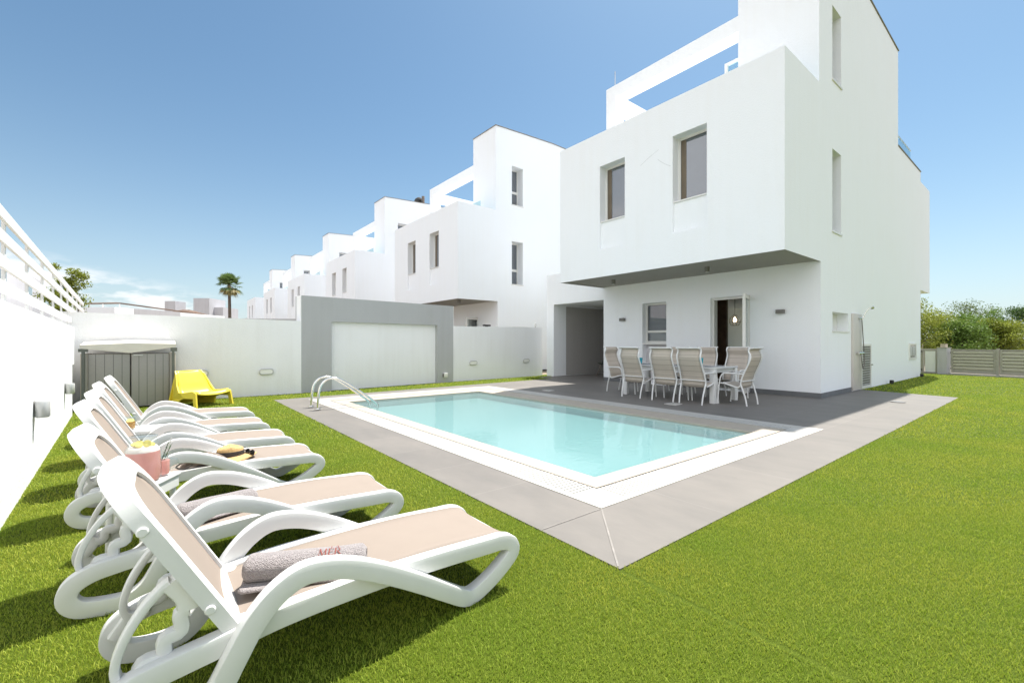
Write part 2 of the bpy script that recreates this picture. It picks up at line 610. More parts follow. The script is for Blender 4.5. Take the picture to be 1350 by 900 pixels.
class MB:
    """collects geometry in scene coordinates; build() links it as one mesh object"""

    def __init__(self):
        self.v = []
        self.f = []
        self.s = []

    def add(self, verts, faces, smooth=False):
        o = len(self.v)
        self.v += [tuple(p) for p in verts]
        self.f += [tuple(i + o for i in fc) for fc in faces]
        self.s += [smooth] * len(faces)
        return self

    def quad(self, a, b, c, d):
        return self.add([a, b, c, d], [(0, 1, 2, 3)])

    def box(self, x0, x1, y0, y1, z0, z1, bev=0.0, M=None):
        bm = bmesh.new()
        bmesh.ops.create_cube(bm, size=1)
        for v in bm.verts:
            v.co = Vector(((x0 + x1) / 2 + v.co.x * (x1 - x0), (y0 + y1) / 2 + v.co.y * (y1 - y0),
                           (z0 + z1) / 2 + v.co.z * (z1 - z0)))
        if bev:
            bmesh.ops.bevel(bm, geom=bm.edges[:], offset=bev, segments=2, affect='EDGES', profile=0.5)
        self.bm(bm, M, smooth=bool(bev))
        return self

    def bm(self, bm, M=None, smooth=False):
        bm.verts.index_update()
        vs = [(M @ v.co) if M else v.co.copy() for v in bm.verts]
        self.add(vs, [[v.index for v in f.verts] for f in bm.faces], smooth)
        bm.free()

    def sweep(self, pts, w, t, closed=False, up=None, round_=0.35, smooth_path=0, cap=True):
        """sweep a rounded rectangle (w along binormal, t in the bending plane) along pts"""
        P = [Vector(p) for p in pts]
        if smooth_path:
            P = catmull(P, smooth_path, closed)
        n = len(P)
        prof = []
        a, b = w / 2, t / 2
        r = min(a, b) * round_
        for (cx, cy, a0) in ((a - r, b - r, 0), (-a + r, b - r, 90), (-a + r, -b + r, 180), (a - r, -b + r, 270)):
            for k in range(3):
                an = R(a0 + 45 * k)
                prof.append((cx + r * math.cos(an), cy + r * math.sin(an)))
        m = len(prof)
        vs = []
        up = Vector(up) if up else None
        prevB = None
        for i in range(n):
            if closed:
                T = P[(i + 1) % n] - P[i - 1]
            else:
                T = P[min(i + 1, n - 1)] - P[max(i - 1, 0)]
            T.normalize()
            B = up if up is not None else (prevB or (Vector((0, 0, 1)) if abs(T.z) < 0.9 else Vector((1, 0, 0))))
            B = (B - T * B.dot(T)).normalized()
            prevB = B
            N = T.cross(B)
            for (u, v) in prof:
                vs.append(P[i] + B * u + N * v)
        fs = []
        for i in range(n if closed else n - 1):
            j = (i + 1) % n
            for k in range(m):
                l = (k + 1) % m
                fs.append((i * m + k, i * m + l, j * m + l, j * m + k))
        if not closed and cap:
            fs.append(tuple(range(m))[::-1])
            fs.append(tuple((n - 1) * m + k for k in range(m)))
        self.add(vs, fs, True)
        return self

    def tube(self, pts, r, closed=False, smooth_path=0, seg=8, r1=None):
        P = [Vector(p) for p in pts]
        if smooth_path:
            P = catmull(P, smooth_path, closed)
        n = len(P)
        vs = []
        B = None
        for i in range(n):
            T = (P[(i + 1) % n] - P[i - 1]) if closed else (P[min(i + 1, n - 1)] - P[max(i - 1, 0)])
            T.normalize()
            if B is None:
                B = Vector((0, 0, 1)) if abs(T.z) < 0.9 else Vector((1, 0, 0))
            B = (B - T * B.dot(T)).normalized()
            N = T.cross(B)
            rr = r if r1 is None else r + (r1 - r) * i / max(1, n - 1)
            for k in range(seg):
                an = 2 * math.pi * k / seg
                vs.append(P[i] + (B * math.cos(an) + N * math.sin(an)) * rr)
        fs = []
        for i in range(n if closed else n - 1):
            j = (i + 1) % n
            for k in range(seg):
                l = (k + 1) % seg
                fs.append((i * seg + k, i * seg + l, j * seg + l, j * seg + k))
        if not closed:
            fs.append(tuple(range(seg))[::-1])
            fs.append(tuple((n - 1) * seg + k for k in range(seg)))
        self.add(vs, fs, True)
        return self

    def lathe(self, prof, c=(0, 0, 0), seg=24, M=None):
        vs = []
        for (r, z) in prof:
            for k in range(seg):
                an = 2 * math.pi * k / seg
                p = Vector((r * math.cos(an), r * math.sin(an), z))
                if M:
                    p = M @ p
                vs.append(p + Vector(c))
        fs = []
        for i in range(len(prof) - 1):
            for k in range(seg):
                l = (k + 1) % seg
                fs.append((i * seg + k, i * seg + l, (i + 1) * seg + l, (i + 1) * seg + k))
        if prof[0][0] > 1e-5:
            fs.append(tuple(range(seg))[::-1])
        if prof[-1][0] > 1e-5:
            fs.append(tuple((len(prof) - 1) * seg + k for k in range(seg)))
        self.add(vs, fs, True)
        return self

    def build(self, name, m, parent=None, origin=None, sharp=40, weld=True):
        o = Vector(origin) if origin is not None else Vector((0, 0, 0))
        me = bpy.data.meshes.new(name)
        me.from_pydata([tuple(Vector(p) - o) for p in self.v], [], self.f)
        me.polygons.foreach_set('use_smooth', self.s)
        me.update()
        bm = bmesh.new()
        bm.from_mesh(me)
        if weld:
            bmesh.ops.remove_doubles(bm, verts=bm.verts, dist=1e-5)
            bmesh.ops.recalc_face_normals(bm, faces=bm.faces)
        bm.to_mesh(me)
        bm.free()
        if any(self.s):
            me.set_sharp_from_angle(angle=R(sharp))
        me.materials.append(m)
        ob = bpy.data.objects.new(name, me)
        COL.objects.link(ob)
        if parent is not None:
            ob.parent = parent
        else:
            ob.location = o
        return ob


def catmull(P, k, closed):
    n = len(P)
    out = []
    rngi = range(n) if closed else range(n - 1)
    for i in rngi:
        if closed:
            p0, p1, p2, p3 = P[i - 1], P[i], P[(i + 1) % n], P[(i + 2) % n]
        else:
            p0, p1, p2, p3 = P[max(i - 1, 0)], P[i], P[i + 1], P[min(i + 2, n - 1)]
        for j in range(k):
            t = j / k
            out.append(0.5 * ((2 * p1) + (p2 - p0) * t + (2 * p0 - 5 * p1 + 4 * p2 - p3) * t * t +
                              (3 * p1 - p0 - 3 * p2 + p3) * t ** 3))
    if not closed:
        out.append(P[-1])
    return out


def tag(o, label=None, cat=None, group=None, kind=None):
    if label:
        o['label'] = label
    if cat:
        o['category'] = cat
    if group:
        o['group'] = group
    if kind:
        o['kind'] = kind
    return o


def thing(name, label, cat, loc, group=None, rz=0):
    o = bpy.data.objects.new(name, None)
    o.empty_display_size = 0.1
    COL.objects.link(o)
    o.location = loc
    o.rotation_euler = (0, 0, rz)
    return tag(o, label, cat, group)


def struct(o):
    o['kind'] = 'structure'
    return o


def copy_tree(o, parent=None):
    c = o.copy()
    COL.objects.link(c)
    c.parent = parent
    for ch in list(o.children):
        copy_tree(ch, c)
    return c


def panel(mb, fn, u0, u1, v0, v1, holes, n, depth=None):
    """rectangular wall face with rectangular holes; fn(u, v) -> point; n = inward normal; holes (u0,u1,v0,v1,depth,back)"""
    us = sorted(set([u0, u1] + [h[0] for h in holes] + [h[1] for h in holes]))
    vs = sorted(set([v0, v1] + [h[2] for h in holes] + [h[3] for h in holes]))
    n = Vector(n)
    for i in range(len(us) - 1):
        for j in range(len(vs) - 1):
            cu, cv = (us[i] + us[i + 1]) / 2, (vs[j] + vs[j + 1]) / 2
            if any(h[0] < cu < h[1] and h[2] < cv < h[3] for h in holes):
                continue
            mb.quad(fn(us[i], vs[j]), fn(us[i + 1], vs[j]), fn(us[i + 1], vs[j + 1]), fn(us[i], vs[j + 1]))
    for h in holes:
        a, b, c, d, dep, back = h
        q = [Vector(fn(a, c)), Vector(fn(b, c)), Vector(fn(b, d)), Vector(fn(a, d))]
        for k in range(4):
            p0, p1 = q[k], q[(k + 1) % 4]
            mb.quad(p0, p1, p1 + n * dep, p0 + n * dep)
        if back:
            mb.quad(*[p + n * dep for p in q])


# ------------------------------------------------------------------ ground, lawn, paving, pool
PX0, PX1, PY0, PY1 = 3.03, 6.22, 2.61, 9.10      # water


def sheet_with_hole(name, x0, x1, y0, y1, z, hole, m, n=1):
    mb = MB()
    panel(mb, lambda u, v: (u, v, z), x0, x1, y0, y1, [(hole[0], hole[1], hole[2], hole[3], 0.15, False)], (0, 0, -1))
    return struct(mb.build(name, m))


sheet_with_hole('ground', -900, 900, -900, 900, -0.06, (2.75, 6.5, 2.35, 9.4), M_EARTH)
sheet_with_hole('lawn', -1.35, 23.9, -22, 12.3, 0.0, (2.75, 6.5, 2.35, 9.4), M_LAWN)


def back_edge(x):
    return 10.27 + 0.055 * (x - 1.9)


def pave_cell(x, y):
    if 2.46 < x < 7.10 and 2.06 < y < 9.90:
        return False
    if 1.88 < x < 11.06 and 1.45 < y < 10.27:
        return True
    if 11.06 <= x < 13.75 and 1.45 < y < 3.27:
        return True
    if x >= 11.06 and x < 16.5 and 9.17 < y < 11.44:
        return True
    if 10.3 < x < 11.06 and 10.27 <= y < 11.44:
        return True
    return False


def build_paving():
    xs = sorted([1.88, 2.46, 7.10, 10.3, 11.06, 13.75, 16.5])
    ys = sorted([1.45, 2.06, 3.27, 9.17, 9.90, 10.27, 11.44])
    bm = bmesh.new()
    cache = {}

    def V(x, y):
        if (x, y) not in cache:
            yy = y
            if y == 10.27 and x <= 10.3:
                yy = back_edge(x)
            xx = x
            if x == 13.75:
                xx = 13.55 + (y - 1.45) * 0.22
            cache[(x, y)] = bm.verts.new((xx, yy, 0.007))
        return cache[(x, y)]
    for i in range(len(xs) - 1):
        for j in range(len(ys) - 1):
            if pave_cell((xs[i] + xs[i + 1]) / 2, (ys[j] + ys[j + 1]) / 2):
                bm.faces.new([V(xs[i], ys[j]), V(xs[i + 1], ys[j]), V(xs[i + 1], ys[j + 1]), V(xs[i], ys[j + 1])])
    be = [e for e in bm.edges if len(e.link_faces) == 1]
    r = bmesh.ops.extrude_edge_only(bm, edges=be)
    for v in [g for g in r['geom'] if isinstance(g, bmesh.types.BMVert)]:
        v.co.z = -0.08
    bmesh.ops.recalc_face_normals(bm, faces=bm.faces)
    mb = MB()
    mb.bm(bm)
    struct(mb.build('terrace_paving', M_PAVE))


build_paving()
# mitre and corner joints of the paving as thin light joint strips
mb = MB()


def joint(x0, y0, x1, y1, w=0.011, z=0.0105):
    d = Vector((x1 - x0, y1 - y0, 0)).normalized()
    nrm = Vector((-d.y, d.x, 0)) * w / 2
    a, b = Vector((x0, y0, z)), Vector((x1, y1, z))
    mb.quad(a - nrm, b - nrm, b + nrm, a + nrm)


joint(2.45, 2.05, 1.89, 1.47)
joint(1.89, 2.06, 2.45, 2.06, 0.008)
struct(mb.build('paving_joint', mat('pale grout', (0.27, 0.25, 0.23), 0.8, var=0.25, vscale=20)))


def ring(mb, a, b, z, za=None):
    """flat ring between rectangles a (outer) and b (inner): (x0,x1,y0,y1)"""
    za = z if za is None else za
    A = [(a[0], a[2]), (a[1], a[2]), (a[1], a[3]), (a[0], a[3])]
    B = [(b[0], b[2]), (b[1], b[2]), (b[1], b[3]), (b[0], b[3])]
    for k in range(4):
        l = (k + 1) % 4
        mb.quad((*A[k], z), (*A[l], z), (*B[l], za), (*B[k], za))


OUT = (2.46, 7.10, 2.06, 9.90)
GR0 = (2.52, 6.93, 2.12, 9.75)
GR1 = (2.765, 6.68, 2.365, 9.45)
GRV = (2.783, 6.655, 2.383, 9.42)
INN = (PX0, PX1, PY0, PY1)
mb = MB()
ring(mb, OUT, GR0, 0.0105)
ring(mb, GR0, GR0, 0.0105, -0.05)
ring(mb, GR0, GR1, -0.05)
ring(mb, GR1, GR1, -0.05, 0.0105)
struct(mb.build('pool_coping', M_COPING, weld=True))
mb = MB()
ring(mb, GRV, INN, 0.008, -0.006)
ring(mb, INN, INN, -0.006, -0.08)
ring(mb, GRV, GRV, 0.008, -0.03)
struct(mb.build('pool_edge', M_COPEIN))
mb = MB()
ring(mb, GR1, GRV, -0.02)
struct(mb.build('pool_groove', M_DARK))
mb = MB()
PIT = 0.048
g = 0.012


def bars(u0, u1, fn):
    u = u0
    i = 0
    while u < u1 - 0.01:
        w = min(PIT - g, u1 - u)
        # groups of slots with plain stretches between them
        fn(u, u + w)
        u += PIT
        i += 1


zt = 0.009
bars(GR1[2], GR1[3], lambda a, b: mb.box(GR0[0] + .002, GR1[0] - .002, a, b, -0.02, zt))
bars(GR1[2], GR1[3], lambda a, b: mb.box(GR1[1] + .002, GR0[1] - .002, a, b, -0.02, zt))
bars(GR1[0], GR1[1], lambda a, b: mb.box(a, b, GR0[2] + .002, GR1[2] - .002, -0.02, zt))
bars(GR1[0], GR1[1], lambda a, b: mb.box(a, b, GR1[3] + .002, GR0[3] - .002, -0.02, zt))
for (x0, x1) in ((GR0[0], GR1[0]), (GR1[1], GR0[1])):
    for (y0, y1) in ((GR0[2], GR1[2]), (GR1[3], GR0[3])):
        mb.box(x0 + .003, x1 - .003, y0 + .003, y1 - .003, -0.02, zt)
struct(mb.build('pool_grate', M_GRATE))

DEP = -0.17
mb = MB()
ring(mb, INN, (PX0 + .004, PX1 - .004, PY0 + .004, PY1 - .004), -0.078, -0.08)
b_ = (PX0 + .004, PX1 - .004, PY0 + .004, PY1 - .004)
ring(mb, b_, b_, -0.08, DEP)
mb.quad((b_[0], b_[2], DEP), (b_[1], b_[2], DEP), (b_[1], b_[3], DEP), (b_[0], b_[3], DEP))
# entry bench along the house side
struct(mb.build('pool_basin', M_BASIN))
mb = MB()
mb.quad((PX0 + .001, PY0 + .001, -0.035), (PX1 - .001, PY0 + .001, -0.035), (PX1 - .001, PY1 - .001, -0.035), (PX0 + .001, PY1 - .001, -0.035))
struct(mb.build('pool_water', M_WATER))

# ------------------------------------------------------------------ turf blades (stuff)


def is_turf(x, y):
    ok = (y < 11.25 + np.maximum(0, (x - 2.7)) * 0.085) & (y > -20) & (x > -0.575 - 0.0525 * y) & (x < 23.0)
    pave = (x > 1.878) & (x < 11.06) & (y > 1.448) & (y < np.where(x < 10.3, back_edge(x) + .015, 11.44))
    pave |= (x >= 11.06) & (x < 13.56 + (y - 1.45) * 0.22) & (y > 1.448) & (y < 3.27)
    house = (x > 11.0) & (x < 21.6) & (y > 3.25)
    shed = (x < 0.27) & (x > -1.1) & (y > 10.6)
    # seam between two rolls of turf
    seam = (np.abs(x - 1.885 - .012 * np.sin(y * 3.0)) < 0.015) & (y < 1.45)
    return ok & ~pave & ~house & ~shed & ~seam


def build_blades():
    r = np.random.default_rng(3)
    th = R(51.35)
    fx, fy = math.cos(th), math.sin(th)
    VV, n0 = [], 0
    bands = [(1.2, 3.2, 22000, .0135, .0026), (3.2, 5.5, 8000, .0155, .0043), (5.5, 10.0, 1700, .020, .009), (10.0, 20.0, 380, .022, .018)]
    for (d0, d1, dens, h, w) in bands:
        # trapezoid of the view (a bit wider than the frame)
        k = 1.3 if d1 < 4 else 1.9
        area = (d1 * d1 - d0 * d0) * k
        n = int(area * dens)
        u = r.random(n)
        d = np.sqrt(d0 * d0 + u * (d1 * d1 - d0 * d0))
        l = (r.random(n) * 2 - 1) * k * d
        x = fx * d + fy * l
        y = fy * d - fx * l
        m = is_turf(x, y)
        x, y = x[m], y[m]
        n = len(x)
        an = r.random(n) * 2 * np.pi
        le = h * (0.65 + 0.7 * r.random(n))
        bend = le * (0.35 + 0.7 * r.random(n))
        ba = r.random(n) * 2 * np.pi
        dx, dy = np.cos(an) * w / 2, np.sin(an) * w / 2
        bx, by = np.cos(ba) * bend, np.sin(ba) * bend
        P = np.empty((n, 5, 3), np.float32)
        P[:, 0] = np.stack([x - dx, y - dy, np.full(n, -.002)], 1)
        P[:, 1] = np.stack([x + dx, y + dy, np.full(n, -.002)], 1)
        P[:, 2] = np.stack([x + dx * .8 + bx * .35, y + dy * .8 + by * .35, le * .62], 1)
        P[:, 3] = np.stack([x - dx * .8 + bx * .35, y - dy * .8 + by * .35, le * .62], 1)
        P[:, 4] = np.stack([x + bx, y + by, le * .95], 1)
        VV.append(P.reshape(-1, 3))
    V = np.concatenate(VV)
    n = len(V) // 5
    me = bpy.data.meshes.new('grass')
    me.vertices.add(n * 5)
    me.vertices.foreach_set('co', V.ravel())
    base = np.arange(n, dtype=np.int32)[:, None] * 5
    loops = (base + np.array([[0, 1, 2, 3, 3, 2, 4]], np.int32)).ravel()
    me.loops.add(len(loops))
    me.loops.foreach_set('vertex_index', loops)
    me.polygons.add(n * 2)
    st = (np.arange(n, dtype=np.int32)[:, None] * 7 + np.array([[0, 4]], np.int32)).ravel()
    me.polygons.foreach_set('loop_start', st)
    me.update(calc_edges=True)
    me.materials.append(M_BLADE)
    o = bpy.data.objects.new('grass', me)
    COL.objects.link(o)
    tag(o, 'short bright green artificial turf pile around the pool', 'grass', kind='stuff')


build_blades()

# ------------------------------------------------------------------ houses
Y0, Y1 = 3.27, 9.17
XG, XB, XT = 11.06, 9.12, 10.96
ZB, ZP = 2.93, 6.73
PITCH = 11.51
HO = (XG, Y0, 0)


def window(house, x, y0, y1, z0, z1, mullions=(), depth=0.05, name='window', fr=0.055, curtain=False):
    """frame in a plane x = const, facing -x"""
    mb = MB()
    mb.box(x, x + depth, y0, y0 + fr, z0, z1).box(x, x + depth, y1 - fr, y1, z0, z1)
    mb.box(x + .002, x + depth - .002, y0 + fr, y1 - fr, z0, z0 + fr).box(x + .002, x + depth - .002, y0 + fr, y1 - fr, z1 - fr, z1)
    for z in mullions:
        mb.box(x + .004, x + depth - .004, y0 + fr, y1 - fr, z - fr * .55, z + fr * .55)
    w = mb.build(name, M_FRAME, house, HO)
    mb = MB()
    mb.box(x + depth * .45, x + depth * .6, y0 + fr - .004, y1 - fr + .004, z0 + fr - .004, z1 - fr + .004)
    mb.build('pane', M_PANE, w, HO)
    # dark rubber gasket line
    mb = MB()
    g_ = 0.012
    for (a, b, c, d) in ((y0 + fr, y0 + fr + g_, z0 + fr, z1 - fr), (y1 - fr - g_, y1 - fr, z0 + fr, z1 - fr),
                         (y0 + fr + g_, y1 - fr - g_, z1 - fr - g_, z1 - fr)):
        mb.box(x + depth * .3, x + depth * .42, a, b, c, d)
    mb.build('gasket', M_LAMP, w, HO)
    return w


def build_house(label, detailed):
    H = thing('modern_house', label, 'house', HO, 'white modern houses in a row')
    # ---- ground floor shell
    mb = MB()
    WIN = (6.95, 7.73, 0.06, 2.34)
    DOOR = (4.72, 5.69, 0.03, 2.34)
    panel(mb, lambda u, v: (XG, u, v), Y0, Y1, 0, ZB + .02, [(*WIN, 0.26, False), (*DOOR, 0.30, False)], (1, 0, 0))
    NICHE = (11.82, 12.98, 1.46, 1.89)
    panel(mb, lambda u, v: (u, Y0, v), XG, 21.45, 0, ZB, [(*NICHE, 0.32, True)], (0, 1, 0))
    mb.quad((XG, Y1, 0), (21.45, Y1, 0), (21.45, Y1, ZB), (XG, Y1, ZB))
    panel(mb, lambda u, v: (21.45, u, v), Y0, Y1, 0, 2.9, [(4.2, 8.2, .1, 2.5, .05, False)], (-1, 0, 0))
    mb.build('ground_floor', M_WHITE, H, HO)
    # ---- upper storey box
    mb = MB()
    RW = (4.77, 5.57, 3.68, 5.87)
    LW = (6.89, 7.69, 3.66, 5.84)
    panel(mb, lambda u, v: (XB, u, v), Y0, Y1, ZB, ZP, [(*RW, 0.06, False), (*LW, 0.06, False)], (1, 0, 0))
    for w, zs in ((RW, 4.36), (LW, 4.36)):
        # shallow apron under the window, deep reveal above it
        panel(mb, lambda u, v: (XB + .06, u, v), w[0], w[1], w[2], w[3], [(w[0], w[1], zs, w[3], 0.24, False)], (1, 0, 0))
    SL = [(11.81, 12.43, 3.70, 5.55, 0.42, False)]
    panel(mb, lambda u, v: (u, Y0, v), XT, 18.04, ZB, ZP, SL, (0, 1, 0))
    mb.quad((XB, Y0, ZB), (XT, Y0, ZB), (XT, Y0, ZP), (XB, Y0, ZP))
    # stepped side wall towards the street
    mb.quad((18.04, Y0, ZB), (21.45, Y0, ZB), (21.45, Y0, 7.33), (18.04, Y0, 7.33))
    mb.quad((21.45, Y0, 3.1), (23.15, Y0, 3.1), (23.15, Y0, 7.0), (21.45, Y0, 7.0))
    mb.quad((21.45, Y0, 3.1), (21.45, Y0 + 1.6, 3.1), (23.15, Y0 + 1.6, 3.1), (23.15, Y0, 3.1))
    mb.quad((23.15, Y0, 3.1), (23.15, Y0 + 1.6, 3.1), (23.15, Y0 + 1.6, 7.0), (23.15, Y0, 7.0))
    mb.quad((21.45, Y0, 7.0), (21.45, Y0 + 1.6, 7.0), (23.15, Y0 + 1.6, 7.0), (23.15, Y0, 7.0))
    mb.quad((21.45, Y0, 2.9), (21.45, Y1, 2.9), (21.45, Y1, 7.33), (21.45, Y0, 7.33))
    mb.quad((XB, Y1, ZB), (21.45, Y1, ZB), (21.45, Y1, ZP), (XB, Y1, ZP))
    # parapet top ring and roof deck
    t = 0.18
    mb.quad((XB, Y0, ZP), (XB, Y1, ZP), (XB + t, Y1, ZP), (XB + t, Y0, ZP))
    mb.quad((XB + t, Y0, ZP), (XT, Y0, ZP), (XT, Y0 + t, ZP), (XB + t, Y0 + t, ZP))
    mb.quad((XB + t, Y1 - t, ZP), (21.45, Y1 - t, ZP), (21.45, Y1, ZP), (XB + t, Y1, ZP))
    mb.quad((XB + t, Y0 + t, 6.3), (XB + t, Y1 - t, 6.3), (XB + t, Y1 - t, ZP), (XB + t, Y0 + t, ZP))
    mb.quad((XB + t, Y0 + t, 6.3), (XT, Y0 + t, 6.3), (XT, Y0 + t, ZP), (XB + t, Y0 + t, ZP))
    mb.quad((XB + t, Y1 - t, 6.3), (21.45, Y1 - t, 6.3), (21.45, Y1 - t, ZP), (XB + t, Y1 - t, ZP))
    mb.quad((18.04, Y0, 7.33), (21.45, Y0, 7.33), (21.45, Y0 + t, 7.33), (18.04, Y0 + t, 7.33))
    mb.quad((18.04, Y0 + t, 6.3), (21.45, Y0 + t, 6.3), (21.45, Y0 + t, 7.33), (18.04, Y0 + t, 7.33))
    mb.quad((XB + t, Y0 + t, 6.3), (21.45, Y0 + t, 6.3), (21.45, Y1 - t, 6.3), (XB + t, Y1 - t, 6.3))
    mb.build('upper_storey', M_WHITE, H, HO)
    # ---- soffit under the overhang
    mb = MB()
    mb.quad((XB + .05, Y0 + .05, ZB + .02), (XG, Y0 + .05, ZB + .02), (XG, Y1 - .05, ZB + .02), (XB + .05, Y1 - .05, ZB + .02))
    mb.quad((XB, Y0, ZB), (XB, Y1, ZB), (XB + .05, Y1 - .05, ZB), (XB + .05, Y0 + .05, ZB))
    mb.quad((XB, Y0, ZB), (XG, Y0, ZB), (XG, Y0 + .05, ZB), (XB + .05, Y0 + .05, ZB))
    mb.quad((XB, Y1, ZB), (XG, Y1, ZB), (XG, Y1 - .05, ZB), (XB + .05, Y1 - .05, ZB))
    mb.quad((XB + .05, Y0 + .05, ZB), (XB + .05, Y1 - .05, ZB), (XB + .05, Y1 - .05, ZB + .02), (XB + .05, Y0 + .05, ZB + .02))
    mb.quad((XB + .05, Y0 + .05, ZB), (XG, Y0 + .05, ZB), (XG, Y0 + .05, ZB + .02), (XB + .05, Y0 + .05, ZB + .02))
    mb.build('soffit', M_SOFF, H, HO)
    # ---- stair tower
    yt = 4.95
    mb = MB()
    panel(mb, lambda u, v: (u, Y0, v), XT, 18.04, ZP, 10.0, [(11.81, 12.43, 7.10, 8.76, 0.42, False)], (0, 1, 0))
    # roof line rising slightly to a ridge
    xm = 14.2
    zr, ze, zf = 10.36, 10.28, 10.0
    mb.add([(XT, Y0, zf), (18.04, Y0, zf), (18.04, Y0, ze), (xm, Y0, zr), (XT, Y0, 10.22)], [(0, 1, 2, 3, 4)])
    mb.add([(XT, yt, 6.3), (18.04, yt, 6.3), (18.04, yt, ze), (xm, yt, zr), (XT, yt, 10.22)], [(0, 1, 2, 3, 4)])
    mb.quad((XT, Y0, ZP), (XT, yt, ZP), (XT, yt, 10.22), (XT, Y0, 10.22))
    mb.quad((XT, Y0, 6.3), (XT, yt, 6.3), (XT, yt, ZP), (XT, Y0, ZP))
    mb.quad((18.04, Y0, 6.3), (18.04, yt, 6.3), (18.04, yt, ze), (18.04, Y0, ze))
    mb.quad((XT, Y0, 10.22), (xm, Y0, zr), (xm, yt, zr), (XT, yt, 10.22))
    mb.quad((xm, Y0, zr), (18.04, Y0, ze), (18.04, yt, ze), (xm, yt, zr))
    tw = mb.build('stair_tower', M_WHITE, H, HO)
    mb = MB()
    mb.sweep([(XT - .01, Y0 - .012, 10.235), (xm, Y0 - .012, zr + .012), (18.05, Y0 - .012, ze + .012)], .03, .03, up=(0, 1, 0))
    mb.sweep([(XT - .012, Y0 - .01, 10.235), (XT - .012, yt + .01, 10.235)], .03, .03, up=(1, 0, 0))
    mb.box(18.04, 21.47, Y0 - .02, Y0 + .2, 7.333, 7.365)
    mb.build('roof_coping', M_COPE, tw, HO)
    # ---- slit windows in the side wall: frame and pane set deep
    for (z0, z1) in ((3.70, 5.55), (7.10, 8.76)):
        mb = MB()
        yy = Y0 + .36
        a, b = 11.81, 12.43
        f = .05
        mb.box(a, a + f, yy, yy + .05, z0, z1).box(b - f, b, yy, yy + .05, z0, z1)
        for (q0, q1) in ((z0, z0 + f), (z1 - f, z1), (z0 + .62, z0 + .72)):
            mb.box(a + f, b - f, yy + .002, yy + .048, q0, q1)
        w = mb.build('window', M_FRAME, H, HO)
        mb = MB()
        mb.box(a + f - .004, b - f + .004, yy + .02, yy + .03, z0 + f - .004, z1 - f + .004)
        mb.build('pane', M_PANE, w, HO)
        mb = MB()
        mb.box(a - .03, b + .03, Y0 - .025, Y0 + .36, z0 - .03, z0 + .012)
        mb.build('sill', M_FRAME, w, HO)
    mb = MB()
    mb.box(11.79, 13.01, Y0 - .02, Y0 + .30, 1.435, 1.472)
    mb.build('niche_sill', M_FRAME, H, HO)
    # ---- front windows
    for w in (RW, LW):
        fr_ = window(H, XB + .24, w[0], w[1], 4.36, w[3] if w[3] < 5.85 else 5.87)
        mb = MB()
        mb.box(XB + .258, XB + .262, w[1] - .055 - .13, w[1] - .056, 4.42, w[3] - .06)  # brown strip painting the window reveal's reflection in the glass
        mb.build('reveal_reflection', mat('brown reveal reflection', (0.16, 0.125, 0.085), 0.6, var=0.2, vscale=4), fr_, HO)
        mb = MB()
        mb.box(XB + .03, XB + .24, w[0] + .004, w[1] - .004, 4.362, 4.392)
        mb.build('sill', M_FRAME, fr_, HO)
    kw = window(H, XG + .18, 6.95, 7.73, 1.19, 2.34, (1.52,))
    mb = MB()
    mb.box(XG + .02, XG + .24, 6.954, 7.726, 1.15, 1.188)
    mb.build('sill', M_FRAME, kw, HO)
    mb = MB()
    mb.box(XG + .2, XG + .24, 6.95, 7.73, 0.0, 1.149)
    mb.build('window_apron', mat('pale lilac render', (0.62, 0.60, 0.61), 0.8, var=0.08, vscale=8, bump=0.2), H, HO)
    # ---- terrace door: frame, open leaf, room behind
    mb = MB()
    a, b = DOOR[0], DOOR[1]
    f = .06
    xf = XG + .08
    mb.box(xf, xf + .07, a, a + f, .03, 2.34).box(xf, xf + .07, b - f, b, .03, 2.34).box(xf + .002, xf + .068, a + f, b - f, 2.34 - f, 2.34)
    mb.box(xf + .10, xf + .2, b - f * .7, b, .03, 2.34)
    mb.build('door_frame', M_FRAME, H, HO)
    leaf_l = 0.86
    M_ = Matrix.Translation((XG + .05, a + .05, 0)) @ Matrix.Rotation(R(180 + 17), 4, 'Z')
    mb = MB()
    mb.box(0, .075, -.03, .03, .05, 2.30, M=M_).box(leaf_l - .075, leaf_l, -.03, .03, .05, 2.30, M=M_)
    for (z0, z1) in ((.05, .16), (2.215, 2.30), (1.02, 1.10)):
        mb.box(.075, leaf_l - .075, -.028, .028, z0, z1, M=M_)
    leaf = mb.build('terrace_door', M_FRAME, H, HO)
    mb = MB()
    mb.box(.07, leaf_l - .07, -.008, .008, .155, 2.22, M=M_)
    mb.build('pane', M_GLASS, leaf, HO)
    mb = MB()
    mb.box(leaf_l - .055, leaf_l - .03, .03, .075, 1.08, 1.11, M=M_).box(leaf_l - .16, leaf_l - .03, .065, .085, 1.082, 1.108, M=M_)
    mb.build('handle', M_STEEL, leaf, HO)
    # room
    mb = MB()
    rx0, rx1, ry0, ry1 = XG + .30, 21.2, 3.5, 8.9
    for q in (((rx0, ry0, .03), (rx1, ry0, .03), (rx1, ry1, .03), (rx0, ry1, .03)),
              ((rx0, ry0, 2.7), (rx1, ry0, 2.7), (rx1, ry1, 2.7), (rx0, ry1, 2.7)),
              ((rx0, ry0, .03), (rx1, ry0, .03), (rx1, ry0, 2.7), (rx0, ry0, 2.7)),
              ((rx0, ry1, .03), (rx1, ry1, .03), (rx1, ry1, 2.7), (rx0, ry1, 2.7))):
        mb.quad(*q)
    panel(mb, lambda u, v: (rx0 + .001, u, v), ry0, ry1, .03, 2.7, [(6.95, 7.73, 1.16, 2.34, .001, False), (4.72, 5.69, .031, 2.34, .001, False)], (1, 0, 0))
